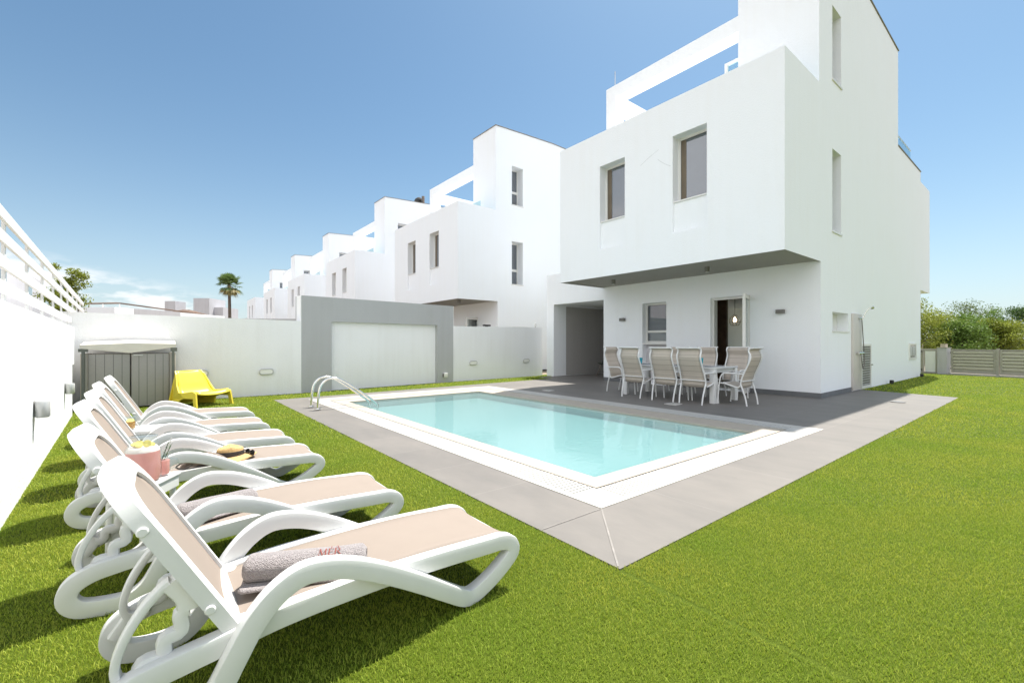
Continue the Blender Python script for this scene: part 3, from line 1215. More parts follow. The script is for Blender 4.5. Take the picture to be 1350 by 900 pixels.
    panel(mb, lambda u, v: (rx1, u, v), ry0, ry1, .03, 2.7, [(4.2, 8.2, .1, 2.5, .2, False)], (1, 0, 0))
    mb.build('interior_room', mat('interior paint', (0.70, 0.70, 0.68), 0.8, var=0.04, vscale=2), H, HO)
    if detailed:
        mb = MB()
        mb.box(12.6, 12.72, 6.03, 7.2, .04, 2.45)
        mb.build('cabinet', M_WOOD, H, HO)
        mb = MB()
        mb.box(13.2, 13.9, 4.3, 5.4, .80, .84).box(13.3, 13.8, 4.4, 5.3, .04, .80)
        mb.build('kitchen_counter', M_DARK, H, HO)
    # ---- plinth
    for q in ((XG - .012, XG + .001, Y0 - .012, 4.71), (XG - .012, XG + .001, 5.70, 6.94), (XG - .012, XG + .001, 7.74, Y1), (XG + .001, 13.2, Y0 - .012, Y0 + .001)):
        MB().box(*q, 0, .115).build('plinth', M_PLINTH, H, HO)
    # ---- roof pergola beams
    mb = MB()
    mb.box(XT, XT + .42, 8.62, 8.98, 6.3, 9.09).box(XT, XT + .42, yt, 8.62, 8.72, 9.09)
    mb.box(XT + .42, 17.9, 8.70, 8.98, 8.45, 8.9)
    mb.box(17.5, 17.9, 8.70, 8.98, 6.3, 8.45)
    mb.build('roof_beam', M_WHITE, H, HO)
    mb = MB()
    mb.box(12.0, 12.06, 4.96, 5.04, 6.3, 8.74).box(12.0, 12.06, 5.70, 5.78, 6.3, 8.74).box(12.002, 12.058, 5.04, 5.70, 8.66, 8.74)
    rd = mb.build('rooftop_door', M_FRAME, H, HO)
    mb = MB()
    mb.box(12.025, 12.035, 5.03, 5.71, 6.32, 8.67)
    mb.build('pane', M_RAILG, rd, HO)
    # ---- glass balustrade on the street terrace and on the front parapet of the roof
    mb = MB()
    mb.box(18.06, 20.3, Y0 + .08, Y0 + .095, 7.366, 7.80)
    gr = mb.build('glass_railing', M_RAILG, H, HO)
    mb = MB()
    mb.box(18.06, 20.32, Y0 + .07, Y0 + .105, 7.80, 7.825)
    mb.build('handrail', M_LAMPL, gr, HO)
    mb = MB()
    mb.box(XB + 1.2, XB + 1.21, Y0 + .2, 8.6, 6.3, 7.02)
    mb.build('glass_railing', M_RAILG, H, HO)
    # ---- carport between this house and the next
    mb = MB()
    mb.box(XG, XG + .60, 11.44, 11.80, 0, 2.56)
    mb.box(XG, XG + .60, Y1 + .001, 11.80, 2.56, 3.64)
    mb.box(XG + .6, 16.5, 11.441, 11.60, 0, 2.56)
    mb.box(XG + .601, 16.5, Y1 + .001, 11.75, 2.56, 2.75)
    mb.build('carport', M_WHITE, H, HO)
    mb = MB()
    mb.quad((XG + .62, 11.436, .02), (16.5, 11.436, .02), (16.5, 11.436, 2.52), (XG + .62, 11.436, 2.52))
    mb.quad((16.5, Y1, .02), (16.5, 11.43, .02), (16.5, 11.43, 2.55), (16.5, Y1, 2.55))
    mb.build('carport_lining', M_PASS, H, HO)
    # ---- louvred service door and meter box on the side
    mb = MB()
    dx0, dx1 = 14.02, 14.92
    mb.box(dx0, dx0 + .06, Y0 - .02, Y0 + .02, .03, 1.17).box(dx1 - .06, dx1, Y0 - .02, Y0 + .02, .03, 1.17)
    mb.box(dx0 + .06, dx1 - .06, Y0 - .019, Y0 + .019, 1.11, 1.17).box(dx0 + .06, dx1 - .06, Y0 - .019, Y0 + .019, .03, .09)
    z = .12
    while z < 1.09:
        M_ = Matrix.Translation((0, Y0 - .008, z)) @ Matrix.Rotation(R(-35), 4, 'X')
        mb.box(dx0 + .06, dx1 - .06, -.014, .014, -.003, .003, M=M_)
        z += .062
    ld = mb.build('louvre_door', M_FRAME, H, HO)
    mb = MB()
    mb.quad((dx0 + .05, Y0 - .0015, .08), (dx1 - .05, Y0 - .0015, .08), (dx1 - .05, Y0 - .0015, 1.12), (dx0 + .05, Y0 - .0015, 1.12))
    mb.build('vent_backing', M_LAMP, ld, HO)
    mb = MB()
    mb.box(dx1 - .05, dx1 - .02, Y0 - .06, Y0 - .02, .60, .63)
    mb.build('handle', M_STEEL, ld, HO)
    return H


house0 = build_house('nearest white three storey house with tall terrace door standing open', True)
H_LABELS = ['second white house along the row, its slit side windows above the garden wall',
            'third white house along the row, behind the grey feature wall, black unit on roof',
            'fourth white house along the row, just left of the black roof unit',
            'fifth white house along the row, smaller and paler toward the palm',
            'farthest white house, at the end of the row nearest the palm']
for k, lb in enumerate(H_LABELS):
    c = copy_tree(house0)
    c.location = (XG, Y0 + PITCH * (k + 1), 0)
    c['label'] = lb

# hairline cracks in the nearest facade
for pts in (((6.43, 5.47), (6.25, 5.56), (6.12, 5.62), (5.93, 5.69)), ((5.95, 5.47), (5.85, 5.37), (5.76, 5.30), (5.62, 5.21))):
    mb = MB()
    for p0, p1 in zip(pts[:-1], pts[1:]):
        mb.sweep([(XB - .0005, p0[0], p0[1]), (XB - .0005, p1[0], p1[1])], .003, .007, up=(1, 0, 0))
    mb.build('wall_crack', mat('crack filler', (0.66, 0.67, 0.68), 0.9, var=0.2, vscale=6), house0, HO)
o_ = (11.1, 8.75, 9.09)
t = thing('aerial_rod', 'thin aerial rod on the roof beam corner of the nearest house', 'aerial', o_)
MB().tube([(11.1, 8.75, 9.08), (11.1, 8.75, 9.62)], .012, seg=6).build('rod', M_LAMPL, t, o_)
MB().box(11.06, 11.14, 8.71, 8.79, 9.088, 9.11).build('base_plate', M_LAMP, t, o_)

# little things fixed to the nearest house
for i, (y, lb) in enumerate(((7.9, 'small round downlight under the overhang, left one of the two'),
                             (5.2, 'small round downlight under the overhang, right one of the two'))):
    t = thing('downlight', lb, 'lamp', (9.95, y, ZB - .1), 'downlights under the overhang')
    MB().lathe([(.0, 0), (.052, 0), (.056, .005), (.056, .12)], (9.95, y, ZB - .1), 20).build('housing', M_LAMP, t, (9.95, y, ZB - .1))
    MB().lathe([(.0, 0), (.042, 0), (.042, .004), (0, .004)], (9.95, y, ZB - .106), 20).build('lens', M_GLASSW, t, (9.95, y, ZB - .1))
o_ = (9.4, 14.2, ZB - .13)
t = thing('downlight', 'dark downlight under the overhang of the second house', 'lamp', (9.5, 15.3, ZB - .13), 'downlights under the overhang')
MB().lathe([(.0, 0), (.07, 0), (.07, .13)], (9.5, 15.3, ZB - .13), 20).build('housing', M_LAMP, t, (9.5, 15.3, ZB - .13))
for y, lb in ((8.41, 'grey box wall lamp left of the kitchen window'), (4.04, 'grey box wall lamp right of the open terrace door')):
    o_ = (XG, y, 1.85)
    t = thing('wall_lamp', lb, 'lamp', o_, 'grey box lamps beside the terrace')
    mb = MB()
    mb.box(XG - .10, XG - .015, y - .085, y + .085, 1.855, 1.945, bev=.004)
    mb.build('lamp_body', M_LAMP, t, o_)
    mb = MB()
    mb.box(XG - .015, XG, y - .05, y + .05, 1.865, 1.935)
    mb.build('wall_plate', M_LAMPL, t, o_)
    mb = MB()
    mb.box(XG - .085, XG - .03, y - .07, y + .07, 1.848, 1.854)
    mb.build('lens', M_GLASSW, t, o_)

# pendant lamp seen through the door (lit)
o_ = (14.3, 6.56, 1.75)
t = thing('pendant_lamp', 'wire cage pendant lamp glowing inside the open door', 'lamp', o_)
mb = MB()
for k in range(8):
    an = k * math.pi / 4
    mb.tube([(o_[0] + r_ * math.cos(an), o_[1] + r_ * math.sin(an), o_[2] + z_) for r_, z_ in ((.04, .34), (.15, .2), (.17, .1), (.11, 0))], .005, seg=5, smooth_path=3)
for r_, z_ in ((.17, .1), (.11, 0)):
    mb.tube([(o_[0] + r_ * math.cos(a_ * math.pi / 8), o_[1] + r_ * math.sin(a_ * math.pi / 8), o_[2] + z_) for a_ in range(16)], .005, True, seg=5)
mb.build('cage', M_LAMP, t, o_)
MB().tube([(o_[0], o_[1], o_[2] + .32), (o_[0], o_[1], 2.7)], .006, seg=6).build('cord', M_DARK, t, o_)
MB().lathe([(0, .1), (.03, .12), (.042, .16), (.03, .21), (.015, .25), (0, .25)], o_, 16).build('bulb', mat('warm bulb', (1.0, 0.75, 0.45), emit=12), t, o_)

# shower panel on the side wall
o_ = (13.2, Y0, 0.03)
t = thing('outdoor_shower', 'outdoor shower panel with steel hand shower and hose', 'shower', o_)
mb = MB()
mb.box(13.20, 13.92, Y0 - .045, Y0 - .001, .03, 1.91, bev=.004)
mb.build('panel', mat('shower panel stone', (0.60, 0.56, 0.51), 0.5, var=0.12, vscale=3), t, o_)
mb = MB()
hx = 13.72
mb.tube([(hx - .12, Y0 - .06, 1.80), (hx, Y0 - .09, 1.80)], .018)
mb.tube([(hx, Y0 - .09, 1.76), (hx + .08, Y0 - .16, 1.98), (hx + .14, Y0 - .22, 2.06)], .012, smooth_path=4)
mb.lathe([(0, 0), (.045, .0), (.05, .02), (.02, .05), (0, .05)], (hx + .18, Y0 - .25, 2.08), 14, Matrix.Rotation(R(130), 4, 'X'))
mb.build('shower_head', M_STEEL, t, o_)
mb = MB()
mb.tube([(hx, Y0 - .09, 1.78), (hx + .05, Y0 - .10, 1.4), (hx + .16, Y0 - .10, .9), (hx + .16, Y0 - .1, .62), (hx + .06, Y0 - .1, .55), (hx - .02, Y0 - .1, .68), (hx - .03, Y0 - .08, .92)],   .011, smooth_path=8, seg=6)
mb.build('hose', M_LAMP, t, o_)
mb = MB()
mb.tube([(hx - .20, Y0 - .09, .94), (hx + .14, Y0 - .09, .94)], .026)
mb.tube([(hx - .21, Y0 - .09, .94), (hx - .29, Y0 - .09, .94)], .032)
mb.tube([(hx - .12, Y0 - .03, .94), (hx - .12, Y0 - .09, .94)], .02).tube([(hx + .06, Y0 - .03, .94), (hx + .06, Y0 - .09, .94)], .02)
mb.build('mixer_tap', M_STEEL, t, o_)

o_ = (20.05, Y0, .64)
t = thing('meter_box', 'white framed meter box with glass front on the side wall', 'meter box', o_)
mb = MB()
mb.box(19.53, 20.6, Y0 - .03, Y0 + .001, .64, .70).box(19.53, 20.6, Y0 - .03, Y0 + .001, 1.13, 1.19).box(19.53, 19.62, Y0 - .031, Y0 + .001, .70, 1.13).box(20.51, 20.6, Y0 - .031, Y0 + .001, .70, 1.13)
mb.build('frame', M_FRAME, t, o_)
mb = MB()
mb.box(19.62, 20.51, Y0 - .012, Y0 - .002, .70, 1.13)
mb.build('glass_front', mat('meter glass', (0.35, 0.36, 0.36), 0.15, var=0.3, vscale=5), t, o_)
mb = MB()
mb.box(19.75, 20.0, Y0 - .018, Y0 - .012, .76, 1.08).box(20.1, 20.4, Y0 - .018, Y0 - .012, .76, 1.08)
mb.build('meter', M_LAMPL, t, o_)
for i, (x, lb) in enumerate(((16.6, 'dark garden spotlight at the foot of the side wall, nearer one'), (20.9, 'dark garden spotlight at the foot of the side wall, farther one'))):
    o_ = (x, Y0 - .12, 0)
    t = thing('garden_spotlight', lb, 'lamp', o_, 'spotlights along the side wall')
    mb = MB()
    mb.lathe([(0, .02), (.045, .02), (.05, .03), (.05, .11), (.035, .12), (0, .12)], o_, 14)
    mb.build('lamp_head', M_DARK, t, o_)
    MB().tube([(x, Y0 - .12, 0), (x, Y0 - .12, .03)], .012).build('spike', M_LAMP, t, o_)

# black unit on the third house's roof
o_ = (13.72, 27.0, 10.33)
t = thing('roof_fan', 'black round fan unit and brown post on the third house roof', 'fan unit', o_)
Mf = Matrix.Translation((13.58, 26.95, 10.62)) @ Matrix.Rotation(R(90), 4, 'X')
MB().lathe([(.07, -.16), (.24, -.16), (.26, -.1), (.26, .12), (.2, .18), (.09, .2), (.07, .1)], (0, 0, 0), 20, Mf).build('housing', M_DARK, t, o_)
MB().box(13.85, 14.0, 26.9, 27.05, 10.30, 11.05, bev=.01).build('post', M_BAG, t, o_)
MB().box(13.4, 14.0, 26.85, 27.1, 10.31, 10.40).build('base_frame', M_LAMP, t, o_)

# ------------------------------------------------------------------ garden walls


def wallx(y):
    return -0.557 - 0.0525 * y


def wall_prism(mb, pts, z0, zt, th, side):
    """wall following ground points pts; zt list of heights; thickness to the given side (dx, dy)"""
    n = len(pts)
    s = Vector((side[0], side[1], 0)) * th
    for i in range(n - 1):
        a, b = Vector((*pts[i], 0)), Vector((*pts[i + 1], 0))
        za, zb = zt[i], zt[i + 1]
        A = [a + Vector((0, 0, z0)), b + Vector((0, 0, z0)), b + Vector((0, 0, zb)), a + Vector((0, 0, za))]
        B = [p + s for p in A]
        mb.add(A + B, [(0, 1, 2, 3), (7, 6, 5, 4), (3, 2, 6, 7), (0, 4, 5, 1), (0, 3, 7, 4), (1, 5, 6, 2)])


mb = MB()
ya, yb = -6.0, 10.12
wall_prism(mb, [(wallx(ya), ya), (wallx(yb), yb)], -.06, [1.46, 1.455], .2, (-1, 0))
mb.box(wallx(10.45) - .2, wallx(10.45) + .004, 10.12, 10.45, .83, 1.45)
w = mb.build('garden_wall', M_WALLW, origin=(wallx(2), 2, 0))
tag(w, 'long white side wall on the left, slatted fence on top', 'wall')

t = thing('slatted_fence', 'white horizontal slatted fence on top of the left wall', 'fence', (wallx(4) - .1, 4, 1.46))
FO = (wallx(4) - .1, 4, 1.46)
yend = 15.2
for (z0, z1) in ((1.555, 1.645), (1.74, 1.83), (1.93, 2.015), (2.10, 2.185)):
    mb = MB()
    wall_prism(mb, [(wallx(ya) - .075, ya), (wallx(yend) - .075, yend)], z0, [z1, z1], .022, (-1, 0))
    mb.build('rail', M_METALW, t, FO)
yy = -1.85
while yy < yend:
    mb = MB()
    x = wallx(yy) - .1
    mb.box(x - .02, x + .0, yy - .02, yy + .02, 1.46 if yy < 10.2 else 0, 2.15)
    mb.build('post', M_METALW, t, FO)
    yy += 1.17
mb = MB()
wall_prism(mb, [(wallx(10.5) - .12, 10.5), (wallx(yend) - .1, yend)], -.06, [1.46, 1.46], .15, (-1, 0))
tag(mb.build('garden_wall', M_WALLW), 'far stretch of white wall beyond the left corner', 'wall')

# back walls
mb = MB()
wall_prism(mb, [(-1.5, 11.36), (2.66, 11.34)], -.06, [1.76, 1.71], .2, (0, 1))
tag(mb.build('garden_wall', M_WALLW, origin=(0.6, 11.35, 0)), 'white back wall behind the shed and yellow chair', 'wall')
mb = MB()
wall_prism(mb, [(7.09, 11.80), (11.04, 12.02)], -.06, [1.71, 1.76], .2, (0, 1))
tag(mb.build('garden_wall', M_WALLW, origin=(9, 11.9, 0)), 'white wall between grey feature wall and carport column', 'wall')
# grey feature wall with a white recessed panel
O_ = Vector((2.66, 11.33, 0))
t = thing('feature_wall', 'grey feature wall with a recessed white panel beyond the pool', 'wall', O_)
D_ = Vector((7.08 - 2.66, 11.74 - 11.33, 0))
L_ = D_.length
D_.normalize()
N_ = Vector((-D_.y, D_.x, 0))
mb = MB()
fnw = lambda u, v: O_ + D_ * u + Vector((0, 0, v))
panel(mb, fnw, 0, L_, -.06, 2.32, [(0.72, 3.86, -.05, 1.72, .12, False)], N_)
q = [O_ + N_ * .4, O_ + D_ * L_ + N_ * .4]
up = Vector((0, 0, 2.32))
dn = Vector((0, 0, -.06))
mb.quad(q[0] + dn, q[1] + dn, q[1] + up, q[0] + up)
mb.quad(O_ + up, O_ + D_ * L_ + up, q[1] + up, q[0] + up)
mb.quad(O_ + dn, q[0] + dn, q[0] + up, O_ + up)
mb.quad(O_ + D_ * L_ + dn, q[1] + dn, q[1] + up, O_ + D_ * L_ + up)
mb.build('grey_surround', M_GREYW, t, O_)
mb = MB()
mb.quad(*[fnw(u, v) + N_ * .11 for u, v in ((.71, -.05), (3.87, -.05), (3.87, 1.73), (.71, 1.73))])
mb.build('white_panel', M_WALLW, t, O_)
# pale strips at both ends of the wall
mb = MB()
for u in (-.012, L_):
    p0 = O_ + D_ * u
    mb.add([p0 + dn, p0 + D_ * .012 + dn, p0 + D_ * .012 + up, p0 + up, p0 + dn + N_ * .3, p0 + D_ * .012 + dn + N_ * .3, p0 + D_ * .012 + up + N_ * .3, p0 + up + N_ * .3],
           [(0, 1, 2, 3), (4, 5, 6, 7), (0, 4, 7, 3), (1, 5, 6, 2), (3, 2, 6, 7)])
mb.build('edge_strip', M_WALLW, t, O_)

# small socket and tap box at the foot of the grey wall
p = fnw(3.98 + .15, .2)
o_ = tuple(p)
t = thing('socket_box', 'small white outdoor socket low on the grey wall', 'socket', o_)
mb = MB()
mb.box(p.x - .06, p.x + .06, p.y - .07, p.y, .16, .29, bev=.006)
mb.build('cover', M_FRAME, t, o_)
mb = MB()
mb.box(p.x - .085, p.x - .062, p.y - .05, p.y, .17, .27)
mb.build('side_clip', M_LAMP, t, o_)

# bulkhead lamps on the back walls
BK = [((0.69, 11.34, .56), 'oval bulkhead lamp on the back wall just behind the yellow chair'),
      ((1.92, 11.34, .54), 'oval bulkhead lamp on the back wall right of the yellow chair'),
      ((7.87, 11.842, .56), 'oval bulkhead lamp on the back wall beside the grey wall'),
      ((10.2, 11.972, .57), 'oval bulkhead lamp on the back wall near the carport column')]
for (p, lb) in BK:
    t = thing('bulkhead_lamp', lb, 'lamp', p, 'bulkhead lamps along the back walls')
    x, y, z = p
    pts = []
    for k in range(20):
        an = 2 * math.pi * k / 20
        cx = .08 if math.cos(an) > 0 else -.08
        pts.append((x + cx + .055 * math.cos(an), y - .03, z + .055 * math.sin(an)))
    mb = MB()
    mb.tube(pts, .016, True)
    fr_ = mb.build('rim', M_LAMPL, t, p)
    mb = MB()
    q = [(a_, y - .04, c_) for a_, _, c_ in pts]
    q2 = [(a_, y - .001, c_) for a_, _, c_ in pts]
    mb.add(q + q2, [tuple(range(20))] + [(k, (k + 1) % 20, 20 + (k + 1) % 20, 20 + k) for k in range(20)])
    mb.build('lens', M_GLASSW, t, p)

# cylinder lamps on the left wall
for (y, z, lb) in ((5.68, .60, 'cylinder lamp with pointed bracket on the left wall, nearest'),
                   (8.71, .55, 'cylinder lamp with pointed bracket on the left wall, by the corner')):
    x = wallx(y)
    o_ = (x, y, z)
    t = thing('wall_lamp', lb, 'lamp', o_, 'cylinder lamps on the left wall')
    mb = MB()
    mb.lathe([(0, 0), (.045, 0), (.05, .006), (.05, .13), (.045, .14), (0, .14)], (x + .055, y, z - .07), 20, Matrix.Rotation(R(0), 4, 'X'))
    mb.build('shade', M_LAMPL, t, o_)
    mb = MB()
    mb.add([(x + .004, y - .035, z + .075), (x + .004, y + .035, z + .075), (x + .004, y + .03, z - .1), (x + .004, y, z - .19), (x + .004, y - .03, z - .1)] +
           [(x - .001, y - .035, z + .075), (x - .001, y + .035, z + .075), (x - .001, y + .03, z - .1), (x - .001, y, z - .19), (x - .001, y - .03, z - .1)],
           [(0, 1, 2, 3, 4), (9, 8, 7, 6, 5)] + [(k, (k + 1) % 5, 5 + (k + 1) % 5, 5 + k) for k in range(5)])
    mb.build('bracket', M_LAMPL, t, o_)
    mb = MB()
    mb.lathe([(0, 0), (.04, 0), (.04, .004), (0, .004)], (x + .055, y, z - .076), 18)
    mb.build('lens', M_GLASSW, t, o_)

# black sensor and small lamp on top of the right wall
o_ = (8.5, 11.95, 1.725)
t = thing('floodlight', 'small black floodlight lying on the white wall top', 'lamp', o_)
MB().box(8.35, 8.62, 11.9, 12.0, 1.745, 1.80, bev=.01).build('lamp_head', M_DARK, t, o_)
MB().box(8.44, 8.52, 11.92, 11.98, 1.72, 1.75).build('bracket', M_LAMP, t, o_)
o_ = (10.75, 12.08, 1.755)
t = thing('wall_spotlight', 'tiny grey spotlight on the wall top beside the column', 'lamp', o_)
MB().lathe([(0, 0), (.03, 0), (.035, .02), (.035, .1), (0, .11)], (10.75, 12.08, 1.80), 12).build('lamp_head', M_LAMPL, t, o_)
MB().tube([(10.75, 12.08, 1.74), (10.75, 12.08, 1.81)], .012).build('stem', M_LAMP, t, o_)

# ------------------------------------------------------------------ storage shed
o_ = (-0.39, 10.95, 0)
t = thing('storage_shed', 'low grey plastic storage shed with double doors in the corner', 'shed', o_)
sx0, sx1, sy0, sy1 = -1.05, .27, 10.63, 11.28
mb = MB()
mb.box(sx0, sx0 + .10, sy0 + .03, sy1, 0, 1.0, bev=.008).box(sx1 - .10, sx1, sy0 + .03, sy1, 0, 1.0, bev=.008)
mb.box(sx0 + .1, sx1 - .1, sy1 - .04, sy1 - .002, .02, .99).box(sx0 + .1, sx1 - .1, sy0 + .05, sy1 - .04, .02, .05)
mb.build('side_wall', mat('beige grey plastic', (0.50, 0.46, 0.40), 0.5, var=0.1, vscale=4), t, o_)
M_DOOR = slats_mat('shed door boards', (0.31, 0.295, 0.275), 8.6, (0.10, 0.095, 0.09), axis=0, width=0.07)
for (a, b) in ((sx0 + .105, -.395), (-.375, sx1 - .105)):
    mb = MB()
    mb.box(a, b, sy0, sy0 + .045, .03, .99, bev=.006)
    d = mb.build('door', M_DOOR, t, o_)
    mb = MB()
    hx = b - .07 if b < 0 else a + .07
    if b > 0:
        mb.box(a + .03, a + .16, sy0 - .015, sy0, .955, .975)
        mb.build('handle', M_LAMPL, d, o_)
mb = MB()
# lid with sloping underside: a gable-shaped dark gap shows above the doors
zc, ze = 1.02, 1.115
prof = [(sx0 - .0, 1.09), (sx0, 1.15), (-.39, 1.185), (sx1, 1.17), (sx1, 1.11), (-.39, 1.005)]
vs = [(x, sy0 - .04, z) for x, z in prof] + [(x, sy1, z + .06) for x, z in prof]
mb.add(vs, [(0, 1, 2, 5), (5, 2, 3, 4), (6, 11, 8, 7), (11, 10, 9, 8), (1, 7, 8, 2), (2, 8, 9, 3), (0, 5, 11, 6), (5, 4, 10, 11), (0, 6, 7, 1), (4, 3, 9, 10)])
mb.build('lid', mat('cream plastic', (0.66, 0.62, 0.55), 0.5, var=0.06, vscale=6), t, o_)
mb = MB()
mb.box(sx0 + .02, sx0 + .06, sy0 - .03, sy0 + .03, .0, 1.10).box(sx1 - .06, sx1 - .02, sy0 - .03, sy0 + .03, .0, 1.10)
mb.box(sx0 - .02, sx0 + .10, sy0 - .035, sy0 + .06, 1.03, 1.085).box(sx1 - .08, sx1 + .02, sy0 - .035, sy0 + .06, 1.03, 1.10)
mb.build('corner_post', mat('shed trim green grey', (0.13, 0.14, 0.125), 0.6, var=0.1, vscale=9), t, o_)

# ------------------------------------------------------------------ yellow lounge chair
o_ = (.62, 10.35, 0)
t = thing('lounge_chair', 'yellow moulded plastic lounge chair near the storage shed', 'chair', o_)
cx0, w2 = 0.0, .30


def loft(mb, rows, smooth=True):
    n = len(rows[0])
    vs = [p for r_ in rows for p in r_]
    fs = []
    for i in range(len(rows) - 1):
        for k in range(n - 1):
            fs.append((i * n + k, i * n + k + 1, (i + 1) * n + k + 1, (i + 1) * n + k))
    mb.add(vs, fs, smooth)


Mch = Matrix.Translation((o_[0], o_[1], 0)) @ Matrix.Rotation(R(-58), 4, 'Z')
# local: facing +x, seat front at x=.36
prof = [(-.30, .66), (-.26, .62), (-.17, .44), (-.10, .30), (-.02, .245), (.15, .27), (.30, .30), (.37, .29), (.40, .25)]
pr_ = catmull([Vector((x, 0, z)) for x, z in prof], 4, False)
rows = []
for i, p in enumerate(pr_):
    f = i / (len(pr_) - 1)
    hw = .22 + .09 * min(1, f * 2.2)
    row = []
    for k in range(9):
        s = -1 + 2 * k / 8
        dip = -.035 * (1 - s * s)
        row.append(Mch @ Vector((p.x + dip * (1 - f) * .6, s * hw, p.z + dip * (f if f > .3 else 0))))
    rows.append(row)
mb = MB()
loft(mb, rows)
seat = mb.build('seat_shell', M_YEL, t, o_)
md = seat.modifiers.new('Solidify', 'SOLIDIFY')
md.thickness = .02
mb = MB()
for s in (-1, 1):
    # side skirt: from the back top down to the floor
    pts = [(-.30, .66), (-.24, .60), (-.14, .40), (-.05, .27), (.10, .275), (.30, .305), (.39, .27), (.44, .0), (.37, .0), (.33, .17), (.10, .17), (-.02, .13), (-.06, .0), (-.42, .0), (-.40, .12)]
    A = []
    for x, z in pts:
        hw = .235 + (.09 if x > -.1 else .09 * (x + .33) / .23) + .04 * (1 - z / .66)
        A.append(Mch @ Vector((x, s * hw, z)))
    B = [p + (Mch.to_3x3() @ Vector((0, -s * .028, 0))) for p in A]
    n = len(A)
    mb.add(A + B, [tuple(range(n)), tuple(range(2 * n - 1, n - 1, -1))] + [(k, (k + 1) % n, n + (k + 1) % n, n + k) for k in range(n)])
mb.build('side_leg', M_YEL, t, o_)
mb = MB()
mb.add([Mch @ Vector(q) for q in ((-.305, -.23, .66), (-.305, .23, .66), (-.42, .30, 0.02), (-.42, -.30, .02), (-.29, -.23, .655), (-.29, .23, .655), (-.40, .30, .02), (-.40, -.30, .02))],
       [(0, 1, 2, 3), (7, 6, 5, 4), (0, 4, 5, 1), (0, 3, 7, 4), (1, 5, 6, 2), (3, 2, 6, 7)])
mb.build('back_panel', M_YEL, t, o_)

# ------------------------------------------------------------------ pool ladder
o_ = (2.2, 8.4, .03)
t = thing('pool_ladder', 'polished steel handrails of the pool ladder', 'pool ladder', o_)
for y in (8.21, 8.63):
    mb = MB()
    mb.tube([(2.2, y, .03), (2.21, y, .28), (2.25, y, .44), (2.36, y, .545), (2.52, y, .55), (2.70, y, .46), (2.95, y, .28), (3.20, y, .09), (3.28, y, -.02), (3.29, y, -.42)], .021, smooth_path=6, seg=12)
    rl = mb.build('handrail', M_STEEL, t, o_)
    mb = MB()
    mb.lathe([(.0, 0), (.055, 0), (.05, .012), (.024, .02), (.0, .02)], (2.2, y, .029), 18)
    mb.build('base_flange', M_STEEL, rl, o_)
for z in (-.18, -.36):
    mb = MB()
    mb.box(3.25, 3.33, 8.21, 8.63, z, z + .03, bev=.005)
    mb.build('step', M_STEEL, t, o_)

# lids let into the terrace
for (x, y, lb, r_) in ((7.75, 4.72, 'white square lid in the shaded paving near the dining chairs', .12), (7.55, 8.0, 'white square lid in the paving beyond the pool corner', .11)):
    o_ = (x, y, .0145)
    t = thing('access_lid', lb, 'lid', o_, 'white lids in the terrace')
    MB().box(x - r_, x + r_, y - r_, y + r_, .0, .022, bev=.003).build('lid_plate', M_COPING, t, o_)
    MB().lathe([(0, 0), (.02, 0), (.02, .002), (0, .002)], (x, y, .0225), 12).build('finger_hole', M_LAMP, t, o_)
o_ = (11.55, 2.1, .0145)
t = thing('drain_cover', 'round dull steel drain cover in the sunny paving', 'drain cover', o_)
MB().lathe([(0, 0), (.11, 0), (.11, .006), (.1, .008), (0, .008)], (o_[0], o_[1], .0135), 24).build('cover', M_PLINTH, t, o_)
MB().lathe([(.11, .0), (.125, .0), (.125, .006), (.11, .006)], (o_[0], o_[1], .0135), 24).build('rim', M_LAMP, t, o_)

# ------------------------------------------------------------------ dining set
TX0, TX1, TY0, TY1 = 8.42, 9.40, 4.25, 6.42
ZF = .007
o_ = ((TX0 + TX1) / 2, (TY0 + TY1) / 2, ZF)
t = thing('dining_table', 'long white dining table under the overhang', 'table', o_)
mb = MB()
mb.box(TX0, TX1, TY0, TY1, .675, .715, bev=.006)
mb.build('tabletop', mat('white glass top', (0.70, 0.71, 0.71), 0.12, var=0.05, vscale=4), t, o_)
mb = MB()
mb.box(TX0 + .02, TX0 + .06, TY0 + .05, TY1 - .05, .60, .674).box(TX1 - .06, TX1 - .02, TY0 + .05, TY1 - .05, .60, .674)
mb.box(TX0 + .06, TX1 - .06, TY0 + .05, TY0 + .09, .60, .674).box(TX0 + .06, TX1 - .06, TY1 - .09, TY1 - .05, .60, .674)
mb.build('apron', M_METALW, t, o_)
for x in (TX0 + .005, TX1 - .105):
    for y in (TY0 + .005, TY1 - .105):
        MB().box(x, x + .1, y, y + .1, ZF, .674, bev=.006).build('leg', M_METALW, t, o_)


